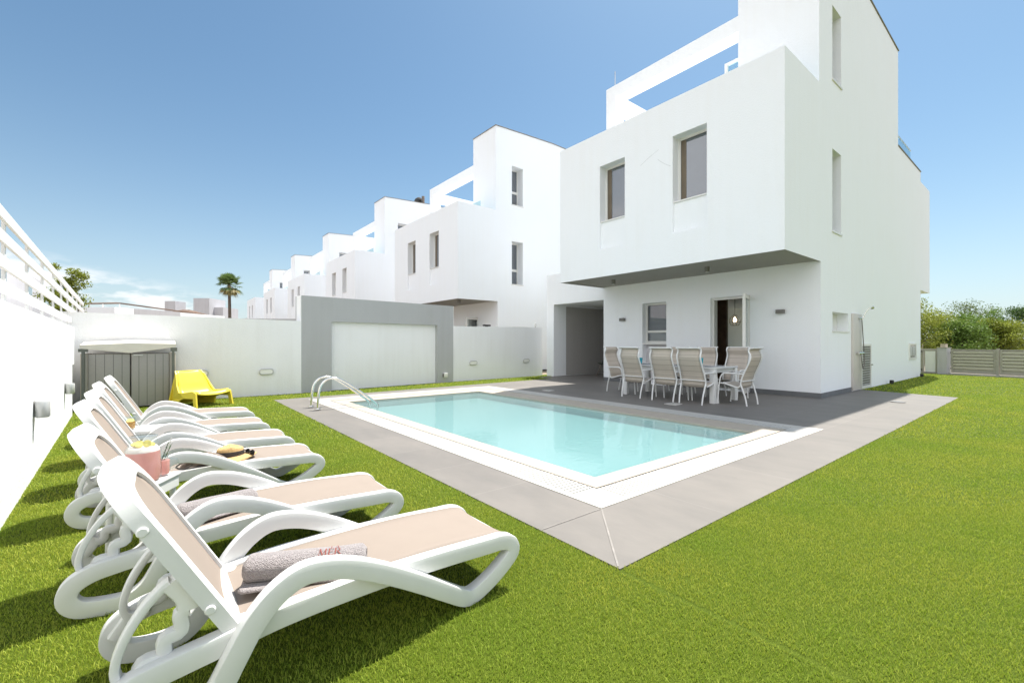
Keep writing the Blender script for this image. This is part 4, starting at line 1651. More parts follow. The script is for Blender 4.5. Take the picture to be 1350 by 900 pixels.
def build_dining_chair():
    """faces +x, stands at the origin (mid of the four feet)"""
    C = thing('dining_chair', 'placeholder', 'chair', (0, 0, ZF), 'white framed high back dining chairs')
    W = .255
    post = [(-.27, 0), (-.245, .15), (-.19, .33), (-.165, .42), (-.21, .58), (-.29, .76), (-.335, .88), (-.335, .95), (-.305, 1.02), (-.325, 1.075), (-.37, 1.085)]
    for s in (-1, 1):
        mb = MB()
        mb.tube([(x, s * (W - .02 + .02 * min(1, z / .45) - .03 * max(0, z - .5)), z) for x, z in post], .015, smooth_path=4)
        mb.build('rear_post', M_METALW, C)
        mb = MB()
        mb.tube([(.27, s * (W + .02), 0), (.25, s * (W + .02), .2), (.225, s * (W + .02), .42), (.19, s * (W + .022), .55), (.13, s * (W + .022), .60), (0, s * (W + .022), .605), (-.14, s * (W + .012), .60), (-.215, s * W, .60)], .014, smooth_path=4)
        mb.build('arm_leg', M_METALW, C)
        mb = MB()
        mb.tube([(.235, s * W, .40), (.15, s * W, .405), (-.02, s * W, .36), (-.12, s * W, .345), (-.175, s * W, .39)], .014, smooth_path=4)
        mb.build('seat_rail', M_METALW, C)
    for a_, b_, r_ in (((-.2, -W, .46), (-.2, W, .46), .011), ((.235, -W, .40), (.235, W, .40), .012), ((-.37, -W + .03, 1.085), (-.37, W - .03, 1.085), .012)):
        MB().tube([a_, b_], r_).build('crossbar', M_METALW, C)
    # one sling for the back, one for the seat
    bp = catmull([Vector((x + .012, 0, z)) for x, z in [(-.12, .335), (-.155, .37), (-.17, .44), (-.21, .58), (-.29, .76), (-.335, .88), (-.335, .95), (-.305, 1.02), (-.325, 1.07), (-.365, 1.08)]], 6, False)
    rows = []
    for i, p in enumerate(bp):
        row = []
        seam = -.006 if i % 8 == 0 else 0
        for k in range(7):
            u = -1 + 2 * k / 6
            row.append(Vector((p.x - .02 * (1 - u * u) + seam * .8, u * (W - .03 - .03 * max(0, p.z - .5)), p.z)))
        rows.append(row)
    mb = MB()
    loft(mb, rows)
    o = mb.build('back_sling', M_CHSL, C)
    o.modifiers.new('Solidify', 'SOLIDIFY').thickness = .012
    sp_ = catmull([Vector((x, 0, z)) for x, z in [(.235, .41), (.15, .415), (-.02, .37), (-.1, .35), (-.13, .34)]], 5, False)
    rows = []
    for i, p in enumerate(sp_):
        rows.append([Vector((p.x, (-1 + 2 * k / 6) * (W - .012), p.z - .012 * (1 - (-1 + 2 * k / 6) ** 2))) for k in range(7)])
    mb = MB()
    loft(mb, rows)
    o = mb.build('seat_sling', M_CHSL, C)
    o.modifiers.new('Solidify', 'SOLIDIFY').thickness = .012
    return C


dc = build_dining_chair()
CH = [(8.29, 5.90, 0, 'high back chair on the pool side of the table, leftmost of three backs'),
      (8.29, 5.14, 2, 'high back chair on the pool side of the table, middle of three backs'),
      (8.31, 4.53, -1, 'high back chair on the pool side of the table, rightmost of three backs'),
      (8.80, 3.98, 90, 'high back chair at the right end of the table, seen from its side'),
      (8.86, 6.78, -90, 'high back chair at the left end of the table, partly hidden'),
      (9.65, 5.92, 180, 'high back chair on the wall side of the table, leftmost'),
      (9.65, 5.22, 181, 'high back chair on the wall side of the table, middle one'),
      (9.65, 4.52, 178, 'high back chair on the wall side, in front of the open door')]
for i, (x, y, a, lb) in enumerate(CH):
    c = dc if i == 0 else copy_tree(dc)
    c.location = (x, y, ZF)
    c.rotation_euler = (0, 0, R(a))
    c['label'] = lb

ZT = .716
# things on the table
o_ = (8.95, 5.25, ZT)
t = thing('potted_plant', 'small spiky green plant in terracotta pot on the dining table', 'plant', o_)
MB().lathe([(0, 0), (.045, 0), (.06, .10), (.066, .105), (.066, .125), (.055, .125), (.05, .11), (0, .11)], o_, 18).build('pot', M_TERRA, t, o_)
mb = MB()
r_ = random.Random(4)
for k in range(34):
    an = r_.random() * 6.28
    l = .09 + r_.random() * .1
    tilt = .2 + r_.random() * .8
    d = Vector((math.cos(an) * math.sin(tilt), math.sin(an) * math.sin(tilt), math.cos(tilt)))
    s_ = Vector((-math.sin(an), math.cos(an), 0)) * .008
    p = Vector(o_) + Vector((0, 0, .11))
    mb.add([p - s_, p + s_, p + d * l * .6 + s_, p + d * l * .6 - s_, p + d * l - Vector((0, 0, l * .25))], [(0, 1, 2, 3), (3, 2, 4)])
mb.build('foliage', mat('succulent green', (0.10, 0.22, 0.05), 0.5, island=0.35), t, o_)
for (x, y, h, lb) in ((8.6, 4.62, .17, 'turquoise glass tumbler on the dining table near its right leg'), (8.75, 6.2, .13, 'turquoise glass bowl at the left end of the dining table')):
    o_ = (x, y, ZT)
    t = thing('glass_tumbler' if h > .15 else 'glass_bowl', lb, 'glass', o_)
    rr = .045 if h > .15 else .08
    MB().lathe([(0, 0), (rr * .8, 0), (rr, h), (rr - .006, h), (rr * .75, .012), (0, .012)], o_, 18).build('vessel', M_BLUEG, t, o_)
for i, (x, y, lb) in enumerate(((8.75, 4.85, 'dark cup on the dining table left of the turquoise tumbler'), (8.65, 5.6, 'dark cup on the dining table left of the potted plant'), (8.7, 5.02, 'dark cup on the dining table between tumbler and plant'))):
    o_ = (x, y, ZT)
    t = thing('cup', lb, 'cup', o_, 'dark cups on the dining table')
    MB().lathe([(0, 0), (.03, 0), (.04, .03), (.042, .085), (.037, .085), (.034, .03), (0, .012)], o_, 16).build('cup_bowl', M_DARK, t, o_)
    MB().tube([(x, y - .04, ZT + .07), (x, y - .075, ZT + .06), (x, y - .07, ZT + .03), (x, y - .038, ZT + .025)], .006, smooth_path=3, seg=6).build('handle', M_DARK, t, o_)
for i, y in enumerate((5.9, 5.14, 4.53)):
    o_ = (8.60, y, ZT)
    lb = ('dark placemat on the table before the leftmost pool side chair', 'dark placemat on the table before the middle pool side chair', 'dark placemat on the table before the rightmost pool side chair')[i]
    o = MB().box(8.46, 8.72, y - .19, y + .19, ZT - .0005, ZT + .005).build('placemat', M_PLINTH, None, o_)
    tag(o, lb, 'placemat', 'placemats on the dining table')

# chair in the carport, mostly hidden behind the house corner
o_ = (12.35, 10.15, ZF)
t = thing('carport_chair', 'dark shell chair on splayed wooden legs inside the carport', 'chair', o_)
mb = MB()
rows = []
for i, (x, z, hw) in enumerate(((.2, .44, .19), (.1, .43, .22), (-.05, .42, .23), (-.15, .46, .24), (-.2, .58, .24), (-.24, .74, .2), (-.26, .8, .14))):
    rows.append([Vector((o_[0] - (x - .06 * (k / 3 - 1) ** 2 * (-1 if x < -.1 else 0)), o_[1] + (k / 3 - 1) * hw, ZF + z + .05 * (k / 3 - 1) ** 2 * (1 if x > -.15 else 0))) for k in range(7)])
loft(mb, rows)
o = mb.build('shell', mat('dark green shell', (0.03, 0.04, 0.03), 0.5, var=0.3, vscale=20), t, o_)
o.modifiers.new('Solidify', 'SOLIDIFY').thickness = .012
for sx in (-1, 1):
    for sy in (-1, 1):
        MB().tube([(o_[0] + sx * .1, o_[1] + sy * .1, ZF + .43), (o_[0] + sx * .24, o_[1] + sy * .23, ZF)], .013, r1=.009).build('leg', M_BAG, t, o_)

# ------------------------------------------------------------------ sun loungers
FY = .27                                       # centre line of the lounger


def build_lounger():
    L = thing('sun_lounger', 'placeholder', 'sun lounger', (0, 0, 0), 'white sun loungers with beige slings')
    path = [(1.20, .238, 0), (0.95, .250, 0), (0.70, .255, 0), (0.45, .25, 0), (0.30, .24, 0), (0.18, .222, 0), (0.05, .205, 0),
            (-.05, .188, 0), (-.115, .15, 0), (-.128, .095, 0), (-.09, .05, 0), (0, .033, -.005), (.08, .042, -.02), (.14, .09, -.04),
            (.19, .18, -.045), (.245, .275, -.045), (.31, .345, -.045), (.39, .384, -.045), (.48, .378, -.045), (.58, .345, -.045),
            (.70, .285, -.045), (.84, .20, -.04), (.97, .112, -.025), (1.06, .052, -.01), (1.115, .036, 0), (1.19, .062, 0),
            (1.28, .112, 0), (1.347, .168, 0), (1.335, .214, 0), (1.28, .234, 0)]
    for s in (-1, 1):
        mb = MB()
        pts = [(x, FY + s * (.235 - y * 1.0) * 1.0, z) for x, z, y in path]
        mb.sweep(pts, .052, .072, closed=True, up=(0, 1, 0), smooth_path=5, round_=.26)
        mb.build('side_frame', M_PLASTIC, L, sharp=32)
    # seat sling
    prof = catmull([Vector((x, 0, z)) for x, z in ((.165, .252), (.35, .272), (.55, .283), (.78, .289), (1.0, .286), (1.18, .274), (1.27, .268), (1.33, .252), (1.372, .205), (1.362, .165))], 5, False)
    rows = []
    for p in prof:
        row = []
        for k in range(9):
            u = -1 + 2 * k / 8
            row.append(Vector((p.x, FY + u * .213, p.z - .012 * (1 - u * u))))
        rows.append(row)
    mb = MB()
    loft(mb, rows)
    o = mb.build('seat_sling', M_SLING, L)
    m_ = o.modifiers.new('Solidify', 'SOLIDIFY')
    m_.thickness = .012
    m_.offset = -1
    # front and rear cross tubes, scoop brace
    mb = MB()
    mb.tube([(1.325, FY - .22, .215), (1.325, FY + .22, .215)], .026, seg=12)
    mb.tube([(.25, FY - .22, .225), (.25, FY + .22, .225)], .024, seg=12)
    mb.build('cross_tube', M_PLASTIC, L)
    mb = MB()
    sc = [(.84, FY + u * .215, .225 - .105 * (1 - abs(u) ** 2.2)) for u in [-1 + i / 8 for i in range(17)]]
    mb.sweep(sc, .13, .014, up=(1, 0, 0))
    mb.build('brace', M_PLASTIC, L)
    # backrest: rounded frame with an inset sling
    hx, hz = .20, .258
    tx, tz = -.105, .797
    d = Vector((tx - hx, 0, tz - hz))
    ln = d.length
    d.normalize()
    nrm = Vector((d.z, 0, -d.x))               # towards the sitter

    def P(u, v, w):                             # u across, v along, w out of the board; the head end leans back
        cv = -.012 * max(0, v / ln - .6) ** 2 * 6
        return Vector((hx, FY, hz)) + Vector((0, u, 0)) + d * v + nrm * (w + cv)

    def outline(hw, v0, v1, r, n=8):
        pts = []
        for i in range(6):
            pts.append((hw, v0 + (v1 - r - v0) * i / 6))
        for i in range(n + 1):
            an = (math.pi / 2) * i / n
            pts.append((hw - r + r * math.cos(an), v1 - r + r * math.sin(an)))
        for i in range(1, 4):
            pts.append(((hw - r) * (1 - 2 * i / 4), v1))
        for i in range(n + 1):
            an = math.pi / 2 + (math.pi / 2) * i / n
            pts.append((-hw + r + r * math.cos(an), v1 - r + r * math.sin(an)))
        for i in range(1, 7):
            pts.append((-hw, v1 - r + (v0 - v1 + r) * i / 6))
        return pts
    A = outline(.25, -.02, ln, .17)
    B = outline(.205, .012, ln - .08, .125)
    n = len(A)
    mb = MB()
    th = .034
    bv = .006
    ringsd = [[P(u, v, -th) for u, v in A], [P(u * 1.0, v, -th + bv) for u, v in A], [P(u, v, .009) for u, v in A],
              [P(u * .975, v - .006 * (v > .2), .009 + bv) for u, v in A], [P(u, v, .009 + bv) for u, v in B], [P(u, v, -th) for u, v in B]]
    m6 = len(ringsd)
    vs = [p for r_ in ringsd for p in r_]
    fs = []
    for i in range(m6):
        j = (i + 1) % m6
        for k in range(n):
            l = (k + 1) % n
            fs.append((i * n + k, i * n + l, j * n + l, j * n + k))
    mb.add(vs, fs, True)
    mb.build('backrest', M_PLASTIC, L, sharp=32)
    rows = []
    NV = 14
    for i in range(NV + 1):
        v = -.02 + (ln - .05) * i / NV
        hw = .212
        r = .13
        top = ln - .07
        if v > top - r:
            q = min(1, (v - (top - r)) / r)
            hw = .216 - r + r * math.sqrt(max(0, 1 - q * q))
        rows.append([P((-1 + 2 * k / 8) * hw, v, .006 - .014 * (1 - (-1 + 2 * k / 8) ** 2)) for k in range(9)])
    mb = MB()
    loft(mb, rows)
    o = mb.build('back_sling', M_SLING, L)
    o.modifiers.new('Solidify', 'SOLIDIFY').thickness = .01
    # pivot caps
    for s in (-1, 1):
        for (v) in (.11, .44):
            q = P(s * .25, v, -.02)
            mb = MB()
            mb.lathe([(0, 0), (.014, 0), (.016, .003), (.012, .008), (0, .009)], q, 12, Matrix.Rotation(R(-90 * s), 4, 'X'))
            mb.build('pivot_cap', M_PLASTIC, L)
        mb = MB()
        mb.lathe([(0, 0), (.03, 0), (.032, .008), (.024, .02), (0, .022)], (.225, FY + s * .215, .25), 14)
        mb.build('pivot_hub', M_PLASTIC, L)
    # notched supports behind the backrest
    for s in (-1, 1):
        y = FY + s * .205
        mb = MB()
        ob = [(-.085, y, .185), (-.098, y, .235), (-.078, y, .31), (-.035, y, .385), (.01, y, .435), (.03, y, .448)]
        mb.sweep(ob, .045, .024, up=(0, 1, 0), smooth_path=4, round_=.6)
        wv = []
        a, b = Vector((-.075, y, .18)), Vector((.075, y, .352))
        dd = (b - a)
        nn = Vector((dd.z, 0, -dd.x)).normalized()
        for i in range(25):
            f = i / 24
            wv.append(a + dd * f + nn * (.035 * math.sin(f * math.pi) * .6 +   .013 * math.sin(f * 6 * math.pi)))
        mb.sweep(wv, .045, .042, up=(0, 1, 0), round_=.6)
        mb.sweep([(.075, y, .352), (.068, y, .395), (.03, y, .45)], .05, .06, up=(0, 1, 0), smooth_path=3, round_=.6)
        mb.sweep([(-.12, y, .12), (-.085, y, .17), (-.07, y, .2)], .04, .05, up=(0, 1, 0), round_=.6)
        mb.build('back_support', M_PLASTIC, L)
    return L


lg = build_lounger()
LO = [(0.0, 1.66, 'nearest white sun lounger, with the grey towel reading LA MER'),
      (-.17, 2.60, 'second sun lounger from the camera, grey towel behind its arms'),
      (-.29, 3.86, 'third sun lounger from the camera, straw hat and bag on its seat'),
      (-.32, 4.76, 'fourth sun lounger from the camera, empty, in front of the far small table'),
      (-.36, 5.78, 'fifth sun lounger from the camera, empty, just behind the far small table'),
      (-.35, 6.88, 'farthest sun lounger in the row, closest to the yellow chair')]
for i, (x, y, lb) in enumerate(LO):
    c = lg if i == 0 else copy_tree(lg)
    c.location = (x, y, 0)
    c['label'] = lb

# ------------------------------------------------------------------ towels


def lathe_x(mb, prof, c, ang, seg=28, squash=1.0):
    pass


LET = {  # strokes of serif capitals in a unit box: list of quads (x0,y0,x1,y1,w0)
    'L': [((.12, 0), (.12, 1), .15), ((.0, .97), (.28, .97), .05), ((0, .03), (.62, .03), .05), ((.62, .0), (.62, .22), .05)],
    'A': [((.5, 1), (.1, 0), .06), ((.46, 1), (.88, 0), .15), ((.24, .36), (.7, .36), .05), ((0, .02), (.22, .02), .045), ((.74, .02), (1, .02), .045)],
    'M': [((.1, 0), (.18, 1), .05), ((.16, 1), (.52, .05), .13), ((.9, 1), (.52, .05), .05), ((.9, 0), (.86, 1), .14), ((0, .02), (.22, .02), .045), ((.76, .02), (1.04, .02), .045), ((.02, .98), (.2, .98), .045), ((.82, .98), (1.02, .98), .045)],
    'E': [((.12, 0), (.12, 1), .14), ((0, .97), (.6, .97), .05), ((.1, .52), (.48, .52), .05), ((0, .03), (.62, .03), .05), ((.6, .8), (.6, 1), .05), ((.62, 0), (.62, .2), .05), ((.48, .42), (.48, .62), .05)],
    'R': [((.12, 0), (.12, 1), .14), ((0, .97), (.4, .97), .05), ((.4, .97), (.6, .85), .08), ((.6, .86), (.6, .64), .13), ((.6, .64), (.38, .5), .08), ((.1, .5), (.4, .5), .05), ((.34, .5), (.72, .02), .13), ((0, .02), (.26, .02), .045), ((.64, .02), (.86, .02), .045)],
}


def towel(label, x0, y0, x1, y1, zs, r, text=None, seed=0):
    """rolled towel between two floor points at seat height zs"""
    a, b = Vector((x0, y0, 0)), Vector((x1, y1, 0))
    d = (b - a)
    ln = d.length
    d.normalize()
    side = Vector((d.y, -d.x, 0))               # towards the camera side
    rr = random.Random(seed)
    ph = [rr.random() * 6.28 for _ in range(6)]

    def zseat(x):
        return zs

    def surf(s, th, off=0.0):
        """s along 0..1, th angle around (0 = camera side, 90 = up)"""
        e = min(s, 1 - s) * ln
        ro = r * (1 - .30 * max(0, 1 - e / .02) ** 2)
        ro *= 1 + .035 * math.sin(5 * s + ph[0]) + .03 * math.sin(2 * th + 3 * s + ph[1]) + .012 * math.sin(14 * s + ph[2] + th)
        cy = math.cos(th) * ro * 1.15
        cz = math.sin(th) * ro * .92
        cz = max(cz, -ro * .80)
        p = a + d * (s * ln) + side * (cy + math.copysign(off, cy) * abs(math.cos(th)))
        return Vector((p.x, p.y, zs + r * .78 + cz + off * math.sin(th)))
    o_ = ((x0 + x1) / 2, (y0 + y1) / 2, zs)
    T = thing('rolled_towel', label, 'towel', o_, 'rolled grey towels')
    mb = MB()
    NS, NT = 60, 40
    rows = [[surf(i / NS, 2 * math.pi * k / NT) for k in range(NT + 1)] for i in range(NS + 1)]
    loft(mb, rows)
    # spiral ends
    for e, sgn in ((0, -1), (1, 1)):
        c = sum((surf(e, 2 * math.pi * k / NT) for k in range(NT)), Vector()) / NT
        prev = [surf(e, 2 * math.pi * k / NT) for k in range(NT + 1)]
        rings_ = [prev]
        for q, push in ((.86, .004), (.72, -.006), (.58, .003), (.44, -.006), (.30, .002), (.15, -.006), (.02, -.01)):
            rings_.append([c + (p - c) * q + d * sgn * push for p in prev])
        loft(mb, rings_)
    mb.build('towel_roll', M_TOWEL, T, o_, sharp=75)
    # loose outer flap lying under the camera side
    mb = MB()
    rows = []
    for i in range(31):
        s = i / 30
        base = surf(s, -.75)
        row = []
        for k in range(6):
            f = k / 5
            p = base + side * (.02 + .022 * f + .006 * math.sin(6 * s + ph[3])) * f * 1.2 - Vector((0, 0, (base.z - zs - .006) * min(1, f * 1.6)))
            row.append(p)
        rows.append(row)
    loft(mb, rows)
    fl = mb.build('towel_flap', M_TOWEL, T, o_, sharp=75)
    fl.modifiers.new('Solidify', 'SOLIDIFY').thickness = .008
    if text:
        mb = MB()
        for (word, s0, th0, hgt, adv) in text:
            u = 0.0
            for ch in word:
                for (p0, p1, w) in LET[ch]:
                    q0, q1 = Vector(p0), Vector(p1)
                    dv = (q1 - q0)
                    N = max(2, int(dv.length * 6))
                    nn = Vector((-dv.y, dv.x)).normalized() * w / 2
                    for i in range(N):
                        fa, fb = i / N, (i + 1) / N
                        quad = []
                        for (f, sg) in ((fa, -1), (fb, -1), (fb, 1), (fa, 1)):
                            c2 = q0 + dv * f + nn * sg
                            s = s0 + (u + c2.x * hgt) / ln
                            th = th0 + c2.y * hgt / r
                            quad.append(surf(s, th, .0035))
                        mb.quad(*quad)
                wd = max(max(p0[0], p1[0]) for p0, p1, _ in LET[ch])
                u += (wd + adv) * hgt
        mb.build('embroidered_text', M_RED, T, o_, weld=False)
    return T


LS = .283
towel('rolled grey towel with LA MER in red on the nearest lounger',   .262, 1.945, .655, 1.765, LS, .053,
      text=[('LA', .70, R(84), .017, .3), ('MER', .60, R(48), .031, .12)], seed=1)
towel('rolled grey towel on the second lounger, lettering hidden', .075, 2.80, .43, 2.86, LS, .05, seed=2)

# ------------------------------------------------------------------ hat, sunglasses, bag on the third lounger
hx, hy, hz = .44, 4.05, .287
o_ = (hx, hy, hz)
t = thing('straw_hat', 'straw hat with a wide dark band on the third lounger', 'hat', o_)
mb = MB()
rows = []
for i in range(9):
    f = i / 8
    rad = .075 + .085 * f
    row = []
    for k in range(33):
        an = 2 * math.pi * k / 32
        z = .03 - .018 * f + .018 * f * math.cos(2 * an + .6)
        row.append(Vector((hx + rad * 1.12 * math.cos(an), hy + rad * math.sin(an), hz + max(.004, z))))
    rows.append(row)
loft(mb, rows)
o = mb.build('brim', M_STRAW, t, o_)
o.modifiers.new('Solidify', 'SOLIDIFY').thickness = .005
mb = MB()
rows = []
for i, (r_, z) in enumerate(((.080, .022), (.079, .05), (.076, .078), (.068, .097), (.05, .105), (.03, .097), (.01, .092), (.0005, .091))):
    rows.append([Vector((hx + r_ * 1.15 * math.cos(2 * math.pi * k / 32), hy + r_ * math.sin(2 * math.pi * k / 32), hz + z - (.012 * abs(math.cos(math.pi * k / 16)) if z > .09 else 0))) for k in range(33)])
loft(mb, rows)
mb.build('crown', M_STRAW, t, o_)
mb = MB()
rows = [[Vector((hx + r_ * 1.15 * math.cos(2 * math.pi * k / 32), hy + r_ * math.sin(2 * math.pi * k / 32), hz + z)) for k in range(33)] for r_, z in ((.081, .027), (.0835, .029), (.081, .062), (.078, .063))]
loft(mb, rows)
mb.build('hat_band', M_BAND, t, o_)
o_ = (hx + .11, hy - .05, hz + .03)
t = thing('sunglasses', 'black sunglasses resting on the straw hat brim', 'sunglasses', o_)
gx, gy, gz = hx + .125, hy - .055, hz + .042
Mg = Matrix.Translation((gx, gy, gz)) @ Matrix.Rotation(R(20), 4, 'Z') @ Matrix.Rotation(R(12), 4, 'Y')
mb = MB()
for s in (-1, 1):
    pts = [Mg @ Vector((.0, s * .033 + .027 * math.cos(a_ * math.pi / 8), .02 * math.sin(a_ * math.pi / 8))) for a_ in range(16)]
    mb.tube(pts, .004, True, seg=6)
mb.tube([Mg @ Vector((0, -.007, .008)), Mg @ Vector((.003, 0, .011)), Mg @ Vector((0, .007, .008))], .0035, seg=6)
mb.build('rim', M_SUNG, t, o_)
mb = MB()
for s in (-1, 1):
    c = Mg @ Vector((.001, s * .033, 0))
    pts = [Mg @ Vector((.0, s * .033 + .026 * math.cos(a_ * math.pi / 8), .019 * math.sin(a_ * math.pi / 8))) for a_ in range(16)]
    pt2 = [p + Vector((.002, 0, 0)) for p in pts]
    mb.add(pts + pt2, [tuple(range(16)), tuple(range(31, 15, -1))] + [(k, (k + 1) % 16, 16 + (k + 1) % 16, 16 + k) for k in range(16)])
mb.build('lens', M_SUNG, t, o_)
for s in (-1, 1):
    MB().tube([Mg @ Vector((0, s * .06, .008)), Mg @ Vector((-.07, s * .064, .008)), Mg @ Vector((-.125, s * .06, -.008))], .0032, smooth_path=4, seg=6).build('temple_arm', M_SUNG, t, o_)

bx, by = .27, 3.95
o_ = (bx, by, LS)
t = thing('cloth_bag', 'taupe cloth pouch with dark zip lying beside the straw hat', 'bag', o_)
mb = MB()
rows = []
for i in range(17):
    f = i / 16
    hw = .10 * (math.sin(math.pi * min(1, max(0, f))) ** .45) * .6 + .004
    hh = .05 * (math.sin(math.pi * f) ** .6) + .003
    row = []
    for k in range(21):
        an = 2 * math.pi * k / 20
        row.append(Vector((bx - .15 + .30 * f, by + hw * math.cos(an), LS + .004 + hh * .85 + hh * .85 * math.sin(an) * (1 + .08 * math.sin(9 * f + 2 * an)))))
    rows.append(row)
loft(mb, rows)
mb.build('pouch', M_BAG, t, o_)
MB().tube([(bx - .15, by - .03, LS + .05), (bx - .05, by - .055, LS + .055), (bx + .05, by - .055, LS + .05), (bx + .14, by - .02, LS + .03)], .005, smooth_path=5, seg=6).build('zip', M_DARK, t, o_)
MB().tube([(bx - .14, by - .045, LS + .05), (bx - .17, by - .06, LS + .03), (bx - .13, by - .065, LS + .012), (bx - .08, by - .06, LS + .03)], .006, smooth_path=5, seg=6).build('strap', M_BAND, t, o_)

# ------------------------------------------------------------------ side tables and drinks


def side_table(x, y, label, rot, wx=.175):
    o_ = (x, y, 0)
    t = thing('side_table', label, 'table', o_, 'small white tables between the loungers', R(rot))
    h, w = .37, .175
    mb = MB()
    mb.box(-wx, wx, -w, w, h - .022, h, bev=.009)
    mb.build('tabletop', M_PLASTIC, t)
    mb = MB()
    for (a, b, c, d) in ((-wx + .012, wx - .012, -w + .008, -w + .02), (-wx + .012, wx - .012, w - .02, w - .008),
                         (-wx + .008, -wx + .02, -w + .022, w - .022), (wx - .02, wx - .008, -w + .022, w - .022)):
        mb.box(a, b, c, d, h - .085, h - .021)
    mb.build('apron', M_PLASTIC, t)
    for sx in (-1, 1):
        for sy in (-1, 1):
            MB().tube([(sx * (wx - .035), sy * (w - .035), h - .03), (sx * (wx - .028), sy * (w - .028), 0)], .019, r1=.013, seg=10).build('leg', M_PLASTIC, t)
    return h


TX, TY = -.068, 3.42
hT = side_table(TX, TY, 'small white side table holding the pink drinks jar', -30, .115)
side_table(-.13, 5.53, 'small white side table holding the amber drink', -8)

jx, jy = -.067, 3.385
o_ = (jx, jy, hT)
t = thing('drinks_jar', 'large glass jar of pink lemonade with lemon slices on top', 'jar', o_)
MB().lathe([(0, .006), (.070, .006), (.077, .014), (.0805, .04), (.0805, .160), (.079, .178), (.0, .178)], o_, 32).build('lemonade', M_PINK, t, o_)
MB().lathe([(0, 0), (.074, 0), (.083, .008), (.087, .04), (.087, .165), (.083, .19), (.069, .212), (.066, .225), (.066, .258), (.070, .266), (.066, .268)], o_, 32).build('glass_jar', M_GLASS, t, o_)
MB().lathe([(.0, .1785), (.0785, .1785), (.077, .19), (.066, .205), (.0, .207)], o_, 32).build('froth', M_FROTH, t, o_)
for k in range(6):
    an = k * 1.05
    c = Vector((jx + .036 * math.cos(an), jy + .036 * math.sin(an), hT + .210 + .003 * k))
    MB().lathe([(0, 0), (.019, 0), (.021, .003), (.019, .006), (0, .006)], c, 18, Matrix.Rotation(R(25 + 20 * (k % 3)), 4, 'X') @ Matrix.Rotation(k, 4, 'Z')).build('lemon_slice', M_LEMON, t, o_)

mx_, my_ = .022, 3.46
o_ = (mx_, my_, hT)
t = thing('drinking_mug', 'glass handled mug of pink lemonade with rosemary and straw', 'drink', o_)
MB().lathe([(0, .012), (.033, .012), (.036, .03), (.036, .095), (0, .097)], o_, 22).build('lemonade', M_PINK, t, o_)
MB().lathe([(0, 0), (.034, 0), (.039, .006), (.04, .06), (.039, .10), (.035, .115), (.036, .135), (.033, .135), (.032, .115)], o_, 22).build('glass_mug', M_GLASS, t, o_)
MB().tube([(mx_ + .036, my_, hT + .10), (mx_ + .07, my_ - .004, hT + .092), (mx_ + .075, my_ - .004, hT + .05), (mx_ + .038, my_, hT + .035)], .006, smooth_path=5, seg=8).build('handle', M_GLASS, t, o_)
mb = MB()
r_ = random.Random(9)
for q in range(2):
    a = Vector((mx_ - .005 + .012 * q, my_, hT + .09))
    b = Vector((mx_ + .03 + .012 * q, my_ - .012, hT + .205 - .02 * q))
    mb.tube([a, b], .002, seg=5)
    for k in range(34):
        f = r_.random()
        p = a + (b - a) * f
        an = r_.random() * 6.28
        dd = Vector((math.cos(an), math.sin(an), .9)) * .016
        s_ = Vector((-math.sin(an), math.cos(an), 0)) * .0016
        mb.add([p - s_, p + s_, p + dd], [(0, 1, 2)])
mb.build('rosemary', M_HERB, t, o_)
MB().tube([(mx_ + .01, my_ + .012, hT + .03), (mx_ + .045, my_ + .02, hT + .225)], .0035, seg=8).build('straw', M_FRAME, t, o_)

ax_, ay_ = -.2, 5.5
o_ = (ax_, ay_, hT)
t = thing('drinking_glass', 'amber drink with ice in a square tumbler on far table', 'drink', o_)
MB().lathe([(0, .012), (.034, .012), (.036, .075), (0, .075)], o_, 20).build('drink', M_AMBER, t, o_)
MB().lathe([(0, 0), (.036, 0), (.04, .008), (.042, .125), (.0385, .125), (.036, .012)], o_, 20).build('glass_tumbler', M_GLASS, t, o_)
MB().lathe([(0, 0), (.03, 0), (.03, .006), (0, .006)], (ax_, ay_, hT + .08), 18, Matrix.Rotation(R(30), 4, 'X')).build('lemon_slice', M_LEMON, t, o_)

# ------------------------------------------------------------------ front boundary: gates, pillar, wall
GA, GB = Vector((23.61, 2.74, 0)), Vector((22.98, .89, 0))
GD = (GB - GA).normalized()
GN = Vector((GD.y, -GD.x, 0))
if GN.x > 0:
    GN = -GN


def gp(s, off, z):
    return GA + GD * s + GN * off + Vector((0, 0, z))


def gbox(mb, s0, s1, o0, o1, z0, z1):
    vs = [gp(s, o, z) for z in (z0, z1) for s, o in ((s0, o0), (s1, o0), (s1, o1), (s0, o1))]
    mb.add(vs, [(0, 1, 2, 3), (7, 6, 5, 4), (0, 4, 5, 1), (1, 5, 6, 2), (2, 6, 7, 3), (3, 7, 4, 0)])


